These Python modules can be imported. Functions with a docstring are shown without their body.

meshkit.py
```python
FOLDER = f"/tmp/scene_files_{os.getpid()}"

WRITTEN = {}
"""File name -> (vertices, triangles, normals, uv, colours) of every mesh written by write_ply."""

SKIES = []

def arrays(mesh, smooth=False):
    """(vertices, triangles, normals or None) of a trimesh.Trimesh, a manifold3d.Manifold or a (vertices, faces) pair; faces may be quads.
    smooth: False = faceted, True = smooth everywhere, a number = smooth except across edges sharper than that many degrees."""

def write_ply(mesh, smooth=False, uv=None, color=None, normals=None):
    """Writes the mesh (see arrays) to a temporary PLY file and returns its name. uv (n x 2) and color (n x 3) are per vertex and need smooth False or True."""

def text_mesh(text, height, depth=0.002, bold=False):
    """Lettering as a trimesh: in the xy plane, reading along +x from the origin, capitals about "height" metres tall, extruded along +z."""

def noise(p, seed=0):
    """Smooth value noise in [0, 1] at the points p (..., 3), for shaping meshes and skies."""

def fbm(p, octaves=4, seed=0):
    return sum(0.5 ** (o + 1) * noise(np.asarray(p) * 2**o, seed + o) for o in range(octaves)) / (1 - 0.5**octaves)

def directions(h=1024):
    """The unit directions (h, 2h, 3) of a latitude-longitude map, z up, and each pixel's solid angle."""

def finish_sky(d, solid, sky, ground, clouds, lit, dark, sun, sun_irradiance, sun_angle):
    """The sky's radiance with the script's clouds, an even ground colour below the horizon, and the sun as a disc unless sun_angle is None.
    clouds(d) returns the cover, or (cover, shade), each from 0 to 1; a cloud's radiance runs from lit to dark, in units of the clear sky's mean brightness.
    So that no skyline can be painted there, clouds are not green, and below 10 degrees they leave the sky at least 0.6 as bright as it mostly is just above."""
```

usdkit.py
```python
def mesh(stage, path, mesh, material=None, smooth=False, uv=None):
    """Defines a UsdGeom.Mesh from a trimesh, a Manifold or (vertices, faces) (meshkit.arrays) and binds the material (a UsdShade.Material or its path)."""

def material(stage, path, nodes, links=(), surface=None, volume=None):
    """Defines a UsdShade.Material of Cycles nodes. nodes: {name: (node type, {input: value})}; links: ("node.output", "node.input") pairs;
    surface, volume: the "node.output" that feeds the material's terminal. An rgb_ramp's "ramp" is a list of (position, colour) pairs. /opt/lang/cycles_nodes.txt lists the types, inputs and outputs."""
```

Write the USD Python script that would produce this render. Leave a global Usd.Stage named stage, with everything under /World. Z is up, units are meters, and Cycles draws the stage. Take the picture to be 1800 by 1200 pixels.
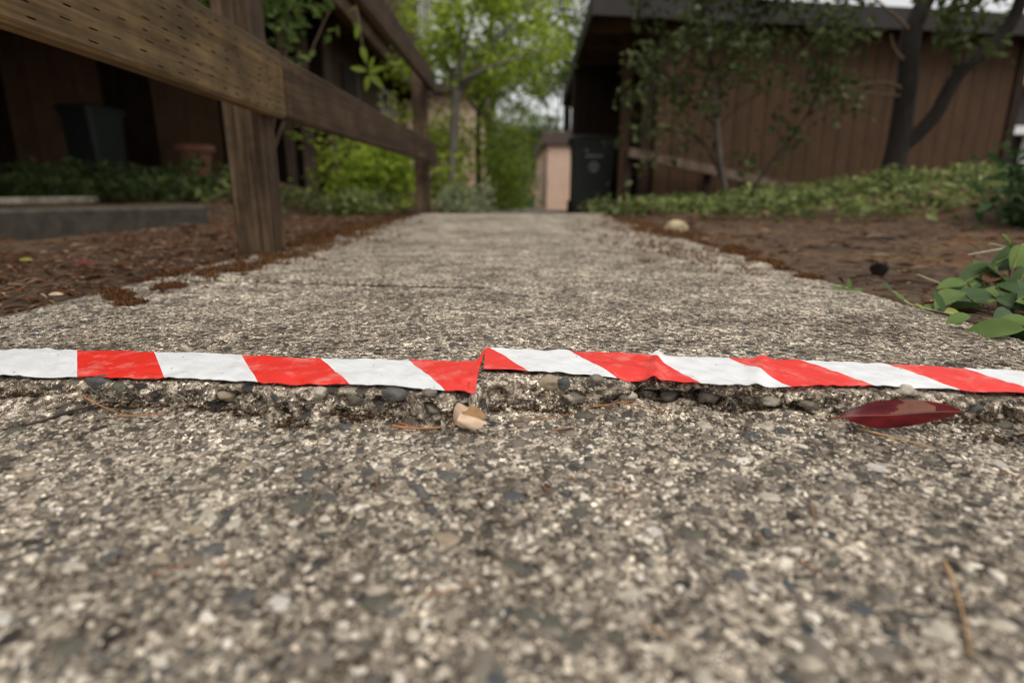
import math
import numpy as np
import trimesh
import manifold3d as m3
from shapely.geometry import Polygon
import usdkit
import meshkit
from scipy.sparse import coo_matrix
from scipy.sparse.csgraph import connected_components
from pxr import Usd, UsdGeom, UsdLux, UsdShade, Gf, Sdf, Vt

stage = Usd.Stage.CreateInMemory()
UsdGeom.SetStageUpAxis(stage, 'Z')
UsdGeom.Xform.Define(stage, '/World')
UsdGeom.Scope.Define(stage, '/World/Looks')

# ------------------------------------------------------------------ camera, sky, sun
EYE = np.array([0.0, 0.0, 0.15])
PITCH = math.radians(14.3)
SUN_EL, SUN_AZ = math.radians(58), math.radians(165)      # azimuth from +y towards +x
cam = UsdGeom.Camera.Define(stage, '/World/camera')
cam.AddTranslateOp().Set(Gf.Vec3d(*EYE))
cam.AddRotateXOp().Set(90 - math.degrees(PITCH))
cam.CreateHorizontalApertureAttr(36.0)
cam.CreateVerticalApertureAttr(24.0)
cam.CreateFocalLengthAttr(20.0)
cam.CreateFStopAttr(3.3)
cam.CreateFocusDistanceAttr(0.56)
cam.CreateClippingRangeAttr(Gf.Vec2f(0.02, 2000))
cam.CreateExposureAttr(0.66)

usdkit.material(stage, '/World/Looks/sky', {
    'sky': ('sky_texture', {'sky_type': 'single_scattering', 'sun_disc': False, 'sun_elevation': SUN_EL, 'sun_rotation': SUN_AZ}),
    'tc': ('texture_coordinate', {}),
    'n': ('noise_texture', {'scale': 1.6, 'detail': 5.0, 'roughness': 0.55}),
    'r': ('rgb_ramp', {'ramp': [(0.0, (4.0, 4.05, 4.15)), (0.45, (4.7, 4.68, 4.65)), (1.0, (5.3, 5.22, 5.14))]}),
    'dz': ('separate_xyz', {}), 'gz': ('map_range', {'from_min': 0.0, 'from_max': 1.0, 'to_min': 1.0, 'to_max': 1.15, 'clamp': True}),
    'og': ('vector_math', {'math_type': 'scale'}),                # an overcast sky is brighter overhead
    'm': ('mix_color', {'fac': 0.95, 'use_clamp': False}),
    'bg': ('background_shader', {'strength': 0.1})},
    [('tc.generated', 'n.vector'), ('n.fac', 'r.fac'), ('sky.color', 'm.a'), ('tc.generated', 'dz.vector'), ('dz.z', 'gz.value'), ('r.color', 'og.vector1'), ('gz.result', 'og.scale'), ('og.vector', 'm.b'), ('m.result', 'bg.color')], surface='bg.background')
dome = UsdLux.DomeLight.Define(stage, '/World/sky')
UsdShade.MaterialBindingAPI.Apply(dome.GetPrim()).Bind(UsdShade.Material.Get(stage, '/World/Looks/sky'))
dome.GetPrim().SetCustomDataByKey('kind', 'structure')
sun = UsdLux.DistantLight.Define(stage, '/World/sun')
sun.CreateIntensityAttr(0.34)
sun.CreateAngleAttr(30.0)
sun.CreateNormalizeAttr(True)
sun.CreateColorAttr(Gf.Vec3f(1.0, 0.95, 0.87))
sun.AddRotateZOp().Set(-math.degrees(SUN_AZ))
sun.AddRotateXOp().Set(-(90 - math.degrees(SUN_EL)))     # light travels along -z: from behind the camera, high

# ------------------------------------------------------------------ helpers
CT, ST = math.cos(PITCH), math.sin(PITCH)


def ray(px, py):
    """Direction of a pixel of the 1800x1200 photograph, in the scene."""
    x, y = np.asarray(px, float) - 900, 600 - np.asarray(py, float)
    return np.stack([x, 1000 * CT + y * ST, -1000 * ST + y * CT], -1) / 1000


def on_z(px, py, z):
    d = ray(px, py)
    return EYE + d * ((z - EYE[2]) / d[..., 2])[..., None]


def on_y(px, py, Y):
    d = ray(px, py)
    return EYE + d * ((Y - EYE[1]) / d[..., 1])[..., None]


RNG = np.random.default_rng
used = {}


def path_for(name, parent=None):
    base = (str(parent.GetPath()) if parent is not None else '/World') + '/' + name
    k = used.get(base, -1) + 1
    used[base] = k
    return base if k == 0 else f'{base}_{k:03d}'


def tag(p, label=None, cat=None, group=None, kind=None):
    for k, v in (('label', label), ('category', cat), ('group', group), ('kind', kind)):
        if v:
            p.SetCustomDataByKey(k, v)
    return p


def thing(name, label=None, cat=None, loc=(0, 0, 0), group=None, kind=None, rz=0.0, parent=None):
    x = UsdGeom.Xform.Define(stage, path_for(name, parent))
    x.AddTranslateOp().Set(Gf.Vec3d(*map(float, loc)))
    if rz:
        x.AddRotateZOp().Set(math.degrees(rz))
    x.GetPrim().SetCustomDataByKey('_loc', Gf.Vec3d(*map(float, loc)))
    return tag(x.GetPrim(), label, cat, group, kind)


def obj(name, mesh, mat, parent=None, smooth=False, label=None, cat=None, group=None, kind=None, uv=None, world=True):
    """One Mesh prim; points are given in world coordinates and stored relative to the parent's base."""
    v, f, n = meshkit.arrays(mesh, smooth)
    u_, inv = np.unique(f, return_inverse=True)
    if len(u_) < len(v):
        v, f, n = v[u_], inv.reshape(-1, 3), None if n is None else n[u_]
    off = np.zeros(3)
    if parent is not None and world:
        q = parent
        while q and q.GetPath() != Sdf.Path('/World'):
            l = q.GetCustomDataByKey('_loc')
            if l:
                off = off + np.array(l)
            q = q.GetParent()
    p = path_for(name, parent)
    m = usdkit.mesh(stage, p, (v - off, f), MAT[mat], smooth=False, uv=uv)
    if mat in ISLAND:                                        # a random number for each separate piece
        k, lab = connected_components(coo_matrix((np.ones(len(f) * 2), (np.r_[f[:, 0], f[:, 1]], np.r_[f[:, 1], f[:, 2]])), shape=(len(v), len(v))), directed=False)
        rnd = RNG(len(v)).random(k)[lab]
        UsdGeom.PrimvarsAPI(m).CreatePrimvar('tone', Sdf.ValueTypeNames.FloatArray, 'vertex').Set(Vt.FloatArray.FromNumpy(rnd.astype(np.float32)))
    if n is not None:
        m.CreateNormalsAttr(Vt.Vec3fArray.FromNumpy(n.astype(np.float32)))
        m.SetNormalsInterpolation('vertex')
    return tag(m.GetPrim(), label, cat, group, kind)


def clean():
    for p in stage.Traverse():
        if p.GetCustomDataByKey('_loc') is not None:
            p.ClearCustomDataByKey('_loc')


def join(ms):
    vs, fs, n = [], [], 0
    for m in ms:
        v, f, _ = meshkit.arrays(m)
        vs.append(v); fs.append(f + n); n += len(v)
    return np.vstack(vs), np.vstack(fs)


def box(x0, x1, y0, y1, z0, z1, bev=0.0):
    if bev <= 0:
        m = trimesh.creation.box([x1 - x0, y1 - y0, z1 - z0])
        m.apply_translation([(x0 + x1) / 2, (y0 + y1) / 2, (z0 + z1) / 2])
        return np.array(m.vertices), np.array(m.faces)
    b = bev
    pts = []
    for sx in (0, 1):
        for sy in (0, 1):
            for sz in (0, 1):
                X, Yy, Z = (x0, x1)[sx], (y0, y1)[sy], (z0, z1)[sz]
                ix, iy, iz = X + (b if sx == 0 else -b), Yy + (b if sy == 0 else -b), Z + (b if sz == 0 else -b)
                pts += [(X, iy, iz), (ix, Yy, iz), (ix, iy, Z)]
    h = trimesh.convex.convex_hull(np.array(pts))
    return np.array(h.vertices), np.array(h.faces)


def beam(a, b, w, h, bev=0.003, up=(0, 0, 1)):
    """A bar from a to b, w across (level), h tall."""
    a, b = np.array(a, float), np.array(b, float)
    L = np.linalg.norm(b - a)
    y = (b - a) / L
    x = np.cross(y, up); x /= np.linalg.norm(x)
    z = np.cross(x, y)
    v, f = box(-w / 2, w / 2, 0, L, -h / 2, h / 2, bev)
    return a + v @ np.stack([x, y, z]), f


def tube(points, radii, sides=7):
    p = np.asarray(points, float)
    t = np.gradient(p, axis=0)
    t /= np.linalg.norm(t, axis=1, keepdims=True) + 1e-12
    ref = np.array([0.31, 0.2, 0.93]) if abs(t[:, 2]).mean() < 0.8 else np.array([0.93, 0.3, 0.2])
    a = np.cross(t, ref); a /= np.linalg.norm(a, axis=1, keepdims=True) + 1e-12
    b, ang = np.cross(t, a), np.arange(sides) * 2 * np.pi / sides
    v = p[:, None] + np.broadcast_to(radii, (len(p),))[:, None, None] * (np.cos(ang)[None, :, None] * a[:, None] + np.sin(ang)[None, :, None] * b[:, None])
    i, j = np.meshgrid(np.arange(len(p) - 1), np.arange(sides), indexing='ij')
    q = np.stack([i * sides + j, i * sides + (j + 1) % sides, (i + 1) * sides + (j + 1) % sides, (i + 1) * sides + j], -1).reshape(-1, 4)
    v = np.vstack([v.reshape(-1, 3), p[:1], p[-1:]])
    n = len(p) * sides
    j = np.arange(sides)
    caps = np.vstack([np.stack([np.full(sides, n), (j + 1) % sides, j], 1), np.stack([np.full(sides, n + 1), n - sides + j, n - sides + (j + 1) % sides], 1)])
    return v, np.vstack([q[:, [0, 2, 1]], q[:, [0, 3, 2]], caps])


def spline(pts, n=24):
    from scipy.interpolate import CubicSpline
    pts = np.asarray(pts, float)
    s = np.r_[0, np.cumsum(np.linalg.norm(np.diff(pts, axis=0), axis=1))]
    return CubicSpline(s, pts)(np.linspace(0, s[-1], n))


def lathe(profile, c=(0, 0, 0), n=28):
    r, z = np.array(profile, float).T
    a = np.arange(n) * 2 * np.pi / n
    v = np.stack([r[:, None] * np.cos(a), r[:, None] * np.sin(a), np.broadcast_to(z[:, None], (len(r), n))], -1).reshape(-1, 3) + c
    i, j = np.meshgrid(np.arange(len(r) - 1), np.arange(n), indexing='ij')
    q = np.stack([i * n + j, i * n + (j + 1) % n, (i + 1) * n + (j + 1) % n, (i + 1) * n + j], -1).reshape(-1, 4)
    return v, np.vstack([q[:, [0, 1, 2]], q[:, [0, 2, 3]]])


def grid_faces(nr, nc):
    i, j = np.meshgrid(np.arange(nr - 1), np.arange(nc - 1), indexing='ij')
    a = (i * nc + j).ravel()
    return np.vstack([np.stack([a, a + 1, a + nc + 1], 1), np.stack([a, a + nc + 1, a + nc], 1)])


def sm(x, a, b):
    t = np.clip((np.asarray(x, float) - a) / (b - a), 0, 1)
    return t * t * (3 - 2 * t)


def fb(x, y, z=0.0, s=1.0, o=3, seed=0):
    """Noise about zero, roughly -0.5..0.5, with features 1/s metres across."""
    p = np.stack(np.broadcast_arrays(np.asarray(x, float) * s + 37.3, np.asarray(y, float) * s + 91.7, np.asarray(z, float) * s + 13.1), -1)
    return meshkit.fbm(p, o, seed) - 0.5


def place(template, pos, fwd, nrm, size, width=None):
    """Copies of a template (x across, y along, z up) as one mesh of separate islands."""
    tv, tf = template
    n = len(pos)
    y = fwd / (np.linalg.norm(fwd, axis=1, keepdims=True) + 1e-9)
    x = np.cross(y, nrm); x /= np.linalg.norm(x, axis=1, keepdims=True) + 1e-9
    z = np.cross(x, y)
    w = size if width is None else width
    v = pos[:, None] + tv[None, :, :1] * (w[:, None] * x)[:, None] + tv[None, :, 1:2] * (size[:, None] * y)[:, None] + tv[None, :, 2:3] * (size[:, None] * z)[:, None]
    f = tf[None] + (np.arange(n) * len(tv))[:, None, None]
    return v.reshape(-1, 3), f.reshape(-1, 3)


# leaf of length 1 from y=0 to 1, folded along the midrib and drooping
LEAF6 = (np.array([(0, 0, 0), (0.24, .35, .07), (0, .45, -.02), (-.24, .35, .07), (.16, .72, .02), (-.16, .72, .02), (0, 1, -.14)], float),
         np.array([(0, 1, 2), (0, 2, 3), (1, 4, 2), (3, 2, 5), (2, 4, 6), (2, 6, 5)]))
LEAF4 = (np.array([(0, 0, 0), (0.3, .5, .06), (0, 1, -.08), (-.3, .5, .06)], float), np.array([(0, 1, 2), (0, 2, 3)]))


def scatter_dirs(rng, n, up=0.6, spread=1.0):
    nrm = rng.normal(size=(n, 3)) * spread + [0, 0, up * 2]
    nrm /= np.linalg.norm(nrm, axis=1, keepdims=True)
    f = rng.normal(size=(n, 3))
    f -= (f * nrm).sum(1, keepdims=True) * nrm
    return f, nrm


# ------------------------------------------------------------------ materials
MAT = {}
ISLAND = set()


def mat(name, nodes, links=(), surface='p.BSDF', volume=None):
    MAT[name] = usdkit.material(stage, '/World/Looks/' + name, nodes, links, surface=surface, volume=volume)


def plain(name, col, rough=0.6, var=0.25, scale=30.0, bump=0.0, dark=0.6, spec=0.4, metal=0.0, stretch=None):
    """A plain colour with noise in it."""
    c = np.array(col, float)
    nodes = {'g': ('geometry', {}), 'mp': ('mapping', {'scale': stretch or (1, 1, 1)}),
             'n': ('noise_texture', {'scale': scale, 'detail': 5.0, 'roughness': 0.6}),
             'r': ('rgb_ramp', {'ramp': [(0.25, tuple(c * (1 - var))), (0.5, tuple(c)), (0.75, tuple(np.minimum(c * (1 + var), 1)))]}),
             'p': ('principled_bsdf', {'roughness': rough, 'specular_ior_level': spec, 'metallic': metal})}
    links = [('g.position', 'mp.vector'), ('mp.vector', 'n.vector'), ('n.fac', 'r.fac'), ('r.color', 'p.base_color')]
    if bump:
        nodes['b'] = ('bump', {'strength': 0.6, 'distance': bump})
        links += [('n.fac', 'b.height'), ('b.normal', 'p.normal')]
    mat(name, nodes, links)


def island(name, ramp, rough=0.6, trans=0.0, spec=0.3, noise_scale=0.0, noise_amt=0.3, bump=0.0):
    """Each separate piece gets its own tone from the ramp; leaves let light through."""
    ISLAND.add(name)
    nodes = {'g': ('geometry', {}), 'at': ('attribute', {'attribute': 'tone'}), 'r': ('rgb_ramp', {'ramp': ramp}),
             'n': ('noise_texture', {'scale': noise_scale or 20.0, 'detail': 3.0}),
             'nr': ('rgb_ramp', {'ramp': [(0.25, (1 - noise_amt,) * 3), (0.75, (1 + noise_amt,) * 3)]}),
             'mx': ('mix_color', {'blend_type': 'multiply', 'fac': 1.0, 'use_clamp': False}),
             'p': ('principled_bsdf', {'roughness': rough, 'specular_ior_level': spec})}
    links = [('at.fac', 'r.fac'), ('g.position', 'n.vector'), ('n.fac', 'nr.fac'), ('r.color', 'mx.a'), ('nr.color', 'mx.b'), ('mx.result', 'p.base_color')]
    if bump:
        nodes['b'] = ('bump', {'strength': 0.6, 'distance': bump})
        links += [('n.fac', 'b.height'), ('b.normal', 'p.normal')]
    if trans:
        nodes['hs'] = ('hsv', {'saturation': 1.0, 'value': 1.45, 'hue': 0.49})
        nodes['t'] = ('translucent_bsdf', {})
        nodes['mc'] = ('mix_closure', {'fac': trans})
        links += [('mx.result', 'hs.color'), ('hs.color', 't.color'), ('p.BSDF', 'mc.closure1'), ('t.BSDF', 'mc.closure2')]
        mat(name, nodes, links, surface='mc.closure')
    else:
        mat(name, nodes, links)


def wood(name, dark, mid, light, axis='y', rough=0.8, stain=0.5, scale=1.0, top=None, tone=0.5):
    s = {'y': (60, 2.2, 60), 'z': (60, 60, 2.2), 'x': (2.2, 60, 60)}[axis]
    s2 = {'y': (14, 1.2, 14), 'z': (14, 14, 1.2), 'x': (1.2, 14, 14)}[axis]
    lo, hi = top or (50.0, 60.0)                     # weathered dark band along the upper edge of a board
    mat(name, {
        'sz': ('separate_xyz', {}), 'nz': ('math', {'math_type': 'multiply_add', 'value2': 0.05}),
        'tz': ('map_range', {'from_min': lo + 0.025, 'from_max': hi + 0.025, 'to_min': 0.0, 'to_max': 0.85, 'clamp': True}),
        'x3': ('mix_color', {'b': (0.03, 0.022, 0.015)}),
        'g': ('geometry', {}),
        'oi': ('object_info', {}),
        'add': ('vector_math', {'math_type': 'add'}),
        'm1': ('mapping', {'scale': tuple(np.array(s) * scale)}), 'm2': ('mapping', {'scale': tuple(np.array(s2) * scale)}),
        'n1': ('noise_texture', {'scale': 1.6, 'detail': 6.0, 'roughness': 0.65, 'distortion': 0.4}),
        'n2': ('noise_texture', {'scale': 1.0, 'detail': 4.0, 'roughness': 0.6}),
        'n3': ('noise_texture', {'scale': 4.5, 'detail': 4.0, 'roughness': 0.7}),
        'r1': ('rgb_ramp', {'ramp': [(0.3, dark), (0.5, mid), (0.68, light)]}),
        'r2': ('rgb_ramp', {'ramp': [(0.3, (1.05 - tone, 1.03 - tone, 1.0 - tone)), (0.6, (1.1, 1.1, 1.1))]}),
        'r3': ('rgb_ramp', {'ramp': [(0.35, (1 - stain,) * 3), (0.6, (1.08, 1.06, 1.0))]}),
        'x1': ('mix_color', {'blend_type': 'multiply', 'fac': 1.0, 'use_clamp': False}),
        'x2': ('mix_color', {'blend_type': 'multiply', 'fac': 1.0, 'use_clamp': False}),
        'b': ('bump', {'strength': 0.7, 'distance': 0.002}),
        'p': ('principled_bsdf', {'roughness': rough, 'specular_ior_level': 0.25})},
        [('g.position', 'add.vector1'), ('oi.random', 'add.vector2'), ('add.vector', 'm1.vector'), ('add.vector', 'm2.vector'), ('m1.vector', 'n1.vector'), ('m2.vector', 'n2.vector'), ('g.position', 'n3.vector'),
         ('n1.fac', 'r1.fac'), ('n2.fac', 'r2.fac'), ('n3.fac', 'r3.fac'), ('r1.color', 'x1.a'), ('r2.color', 'x1.b'), ('x1.result', 'x2.a'), ('r3.color', 'x2.b'),
         ('g.position', 'sz.vector'), ('n3.fac', 'nz.value1'), ('sz.z', 'nz.value3'), ('nz.value', 'tz.value'), ('tz.result', 'x3.fac'), ('x2.result', 'x3.a'),
         ('x3.result', 'p.base_color'), ('n1.fac', 'b.height'), ('b.normal', 'p.normal')])


def concrete(name, light=1.0, dirt=0.5):
    """Worn exposed-aggregate concrete: pale paste, dark grime and stones of three sizes."""
    L = np.array((0.63, 0.545, 0.43)) * light
    mat(name, {
        'g': ('geometry', {}),
        'wn': ('noise_texture', {'scale': 190.0, 'detail': 3.0, 'roughness': 0.65}),
        'wc': ('vector_math', {'math_type': 'subtract', 'vector2': (0.5, 0.5, 0.5)}),
        'ws': ('vector_math', {'math_type': 'scale', 'scale': 0.009}),
        'wa': ('vector_math', {'math_type': 'add'}),
        'big': ('noise_texture', {'scale': 2.6, 'detail': 5.0, 'roughness': 0.65}),
        'bigr': ('rgb_ramp', {'ramp': [(0.32, (0.68, 0.65, 0.61)), (0.48, (0.95, 0.94, 0.93)), (0.68, (1.16, 1.15, 1.13))]}),
        'med': ('noise_texture', {'scale': 17.0, 'detail': 4.0, 'roughness': 0.6}), 'medr': ('rgb_ramp', {'ramp': [(0.34, (0.66, 0.645, 0.625)), (0.5, (0.97, 0.97, 0.965)), (0.66, (1.24, 1.235, 1.22))]}), 'm5': ('mix_color', {'blend_type': 'multiply', 'fac': 1.0, 'use_clamp': False}),
        'mot': ('noise_texture', {'scale': 130.0, 'detail': 6.0, 'roughness': 0.7}),
        'motr': ('rgb_ramp', {'ramp': [(0.33, (0.055, 0.043, 0.032)), (0.46, (0.16, 0.128, 0.097)), (0.54, (0.31, 0.258, 0.197)), (0.66, tuple(L * 0.9))]}),
        'v1': ('voronoi_texture', {'feature': 'f1', 'scale': 84.0}),
        'v2': ('voronoi_texture', {'feature': 'f1', 'scale': 255.0}),
        'v3': ('voronoi_texture', {'feature': 'f1', 'scale': 510.0}),
        's1': ('separate_color', {}), 's2': ('separate_color', {}), 's3': ('separate_color', {}),
        'k1': ('math', {'math_type': 'greater_than', 'value2': 0.66}), 'k2': ('math', {'math_type': 'greater_than', 'value2': 0.45}), 'k3': ('math', {'math_type': 'greater_than', 'value2': 0.4}),
        'd1': ('map_range', {'from_min': 0.46, 'from_max': 0.38, 'to_min': 0.0, 'to_max': 1.0, 'clamp': True}),
        'd2': ('map_range', {'from_min': 0.5, 'from_max': 0.36, 'to_min': 0.0, 'to_max': 1.0, 'clamp': True}),
        'd3': ('map_range', {'from_min': 0.5, 'from_max': 0.3, 'to_min': 0.0, 'to_max': 0.9, 'clamp': True}),
        'f1': ('math', {'math_type': 'multiply'}), 'f2': ('math', {'math_type': 'multiply'}), 'f3': ('math', {'math_type': 'multiply'}),
        'c1': ('rgb_ramp', {'ramp': [(0.0, (0.07, 0.059, 0.049)), (0.3, (0.145, 0.122, 0.098)), (0.45, (0.085, 0.085, 0.08)), (0.65, (0.2, 0.168, 0.132)), (0.8, (0.10, 0.085, 0.069)), (0.93, (0.36, 0.3, 0.23)), (1.0, (0.55, 0.5, 0.43))]}),
        'c2': ('rgb_ramp', {'ramp': [(0.0, (0.06, 0.048, 0.037)), (0.25, (0.15, 0.122, 0.095)), (0.45, tuple(L)), (0.6, (0.32, 0.27, 0.205)), (0.72, (0.085, 0.072, 0.058)), (0.85, tuple(L * 1.1)), (1.0, tuple(L * 1.2))]}),
        'c3': ('rgb_ramp', {'ramp': [(0.0, (0.042, 0.033, 0.025)), (0.35, (0.12, 0.096, 0.073)), (0.55, tuple(L * 0.75)), (0.8, tuple(L * 1.1)), (1.0, tuple(L * 1.35))]}),
        'm3': ('mix_color', {'use_clamp': False}), 'm2': ('mix_color', {'use_clamp': False}), 'm1': ('mix_color', {'use_clamp': False}),
        'm4': ('mix_color', {'blend_type': 'multiply', 'fac': 1.0, 'use_clamp': False}),
        'gm': ('gamma', {'gamma': 1.38}), 'gs': ('vector_math', {'math_type': 'multiply', 'vector2': (1.95, 2.12, 2.42)}),
        'h2': ('math', {'math_type': 'multiply_add', 'value2': -0.6}), 'h3': ('math', {'math_type': 'multiply_add', 'value2': -0.35}),
        'b': ('bump', {'strength': 1.0, 'distance': 0.0026}),
        'p': ('principled_bsdf', {'roughness': 0.85, 'specular_ior_level': 0.25})},
        [('g.position', 'wn.vector'), ('wn.color', 'wc.vector1'), ('wc.vector', 'ws.vector1'), ('ws.vector', 'wa.vector1'), ('g.position', 'wa.vector2'),
         ('wa.vector', 'v1.vector'), ('wa.vector', 'v2.vector'), ('wa.vector', 'v3.vector'), ('g.position', 'mot.vector'), ('g.position', 'big.vector'),
         ('big.fac', 'bigr.fac'), ('mot.fac', 'motr.fac'),
         ('v1.color', 's1.color'), ('v2.color', 's2.color'), ('v3.color', 's3.color'),
         ('s1.r', 'k1.value1'), ('s2.r', 'k2.value1'), ('s3.r', 'k3.value1'), ('v1.distance', 'd1.value'), ('v2.distance', 'd2.value'), ('v3.distance', 'd3.value'),
         ('k1.value', 'f1.value1'), ('d1.result', 'f1.value2'), ('k2.value', 'f2.value1'), ('d2.result', 'f2.value2'), ('k3.value', 'f3.value1'), ('d3.result', 'f3.value2'),
         ('s1.g', 'c1.fac'), ('s2.g', 'c2.fac'), ('s3.g', 'c3.fac'),
         ('f3.value', 'm3.fac'), ('motr.color', 'm3.a'), ('c3.color', 'm3.b'),
         ('f2.value', 'm2.fac'), ('m3.result', 'm2.a'), ('c2.color', 'm2.b'),
         ('f1.value', 'm1.fac'), ('m2.result', 'm1.a'), ('c1.color', 'm1.b'),
         ('m1.result', 'm4.a'), ('bigr.color', 'm4.b'), ('g.position', 'med.vector'), ('med.fac', 'medr.fac'), ('m4.result', 'm5.a'), ('medr.color', 'm5.b'), ('m5.result', 'gm.color'), ('gm.color', 'gs.vector1'), ('gs.vector', 'p.base_color'),
         ('v2.distance', 'h2.value1'), ('mot.fac', 'h2.value3'), ('v3.distance', 'h3.value1'), ('h2.value', 'h3.value3'),
         ('h3.value', 'b.height'), ('b.normal', 'p.normal')])


concrete('aggregate_concrete')
PEB = [(0.0, (0.06, 0.048, 0.038)), (0.12, (0.13, 0.106, 0.083)), (0.24, (0.08, 0.08, 0.076)), (0.36, (0.2, 0.168, 0.13)), (0.5, (0.46, 0.395, 0.31)), (0.6, (0.1, 0.083, 0.066)), (0.7, (0.36, 0.305, 0.235)), (0.8, (0.15, 0.124, 0.096)), (0.9, (0.55, 0.48, 0.385)), (1.0, (0.68, 0.62, 0.53))]
island('pebble_stone', PEB, rough=0.7, noise_scale=420.0, noise_amt=0.35, bump=0.0006)
for nm, c in (('stone_grey', (0.10, 0.096, 0.09)), ('stone_brown', (0.17, 0.145, 0.115)), ('stone_pale', (0.42, 0.375, 0.3)), ('stone_blue', (0.07, 0.074, 0.074)), ('stone_white', (0.5, 0.47, 0.42)), ('stone_tan', (0.3, 0.235, 0.165)), ('stone_olive', (0.095, 0.088, 0.066))):
    plain(nm, c, 0.65, 0.35, 260.0, 0.0006)
plain('pale_concrete', (0.42, 0.39, 0.34), 0.85, 0.3, 25.0, 0.001)
plain('kerb_concrete', (0.065, 0.057, 0.042), 0.85, 0.5, 18.0, 0.003)
plain('drive', (0.19, 0.165, 0.14), 0.85, 0.25, 8.0, 0.002)
mat('soil', {'g': ('geometry', {}), 'n': ('noise_texture', {'scale': 30.0, 'detail': 6.0, 'roughness': 0.7}), 'n2': ('noise_texture', {'scale': 3.2, 'detail': 4.0, 'roughness': 0.6}), 'r': ('rgb_ramp', {'ramp': [(0.3, (0.034, 0.022, 0.014)), (0.5, (0.092, 0.062, 0.042)), (0.7, (0.165, 0.117, 0.08))]}), 'r2': ('rgb_ramp', {'ramp': [(0.35, (0.75, 0.74, 0.74)), (0.5, (1.0, 0.98, 0.97)), (0.64, (1.4, 1.22, 0.85))]}), 'x': ('mix_color', {'blend_type': 'multiply', 'fac': 1.0, 'use_clamp': False}), 'b': ('bump', {'strength': 0.9, 'distance': 0.008}), 'p': ('principled_bsdf', {'roughness': 0.95, 'specular_ior_level': 0.15})}, [('g.position', 'n.vector'), ('g.position', 'n2.vector'), ('n.fac', 'r.fac'), ('n2.fac', 'r2.fac'), ('r.color', 'x.a'), ('r2.color', 'x.b'), ('x.result', 'p.base_color'), ('n.fac', 'b.height'), ('b.normal', 'p.normal')])
island('dirt', [(0, (0.03, 0.017, 0.010)), (0.5, (0.07, 0.042, 0.025)), (0.85, (0.13, 0.09, 0.06)), (1, (0.26, 0.2, 0.15))], 0.95, noise_scale=300.0, spec=0.1)
island('litter', [(0, (0.035, 0.016, 0.009)), (0.2, (0.12, 0.054, 0.03)), (0.45, (0.2, 0.1, 0.056)), (0.62, (0.09, 0.045, 0.026)), (0.84, (0.27, 0.155, 0.09)), (1, (0.48, 0.36, 0.25))], 0.8, 0.1, spec=0.1)
island('moss_brown', [(0, (0.045, 0.02, 0.009)), (0.4, (0.10, 0.043, 0.016)), (0.8, (0.18, 0.085, 0.027)), (1, (0.28, 0.15, 0.05))], 0.9, 0.25)
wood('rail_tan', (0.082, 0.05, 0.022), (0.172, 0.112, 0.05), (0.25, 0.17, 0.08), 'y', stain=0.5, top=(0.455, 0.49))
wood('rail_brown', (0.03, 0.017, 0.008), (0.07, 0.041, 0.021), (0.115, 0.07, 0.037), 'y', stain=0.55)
wood('post_wood', (0.04, 0.025, 0.014), (0.098, 0.063, 0.037), (0.18, 0.125, 0.08), 'z', stain=0.65)
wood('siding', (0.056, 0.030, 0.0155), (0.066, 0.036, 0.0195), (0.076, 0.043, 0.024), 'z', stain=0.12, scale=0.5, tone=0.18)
wood('siding_left', (0.12, 0.07, 0.04), (0.145, 0.086, 0.05), (0.165, 0.10, 0.058), 'z', stain=0.15, scale=0.5, tone=0.2)
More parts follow.
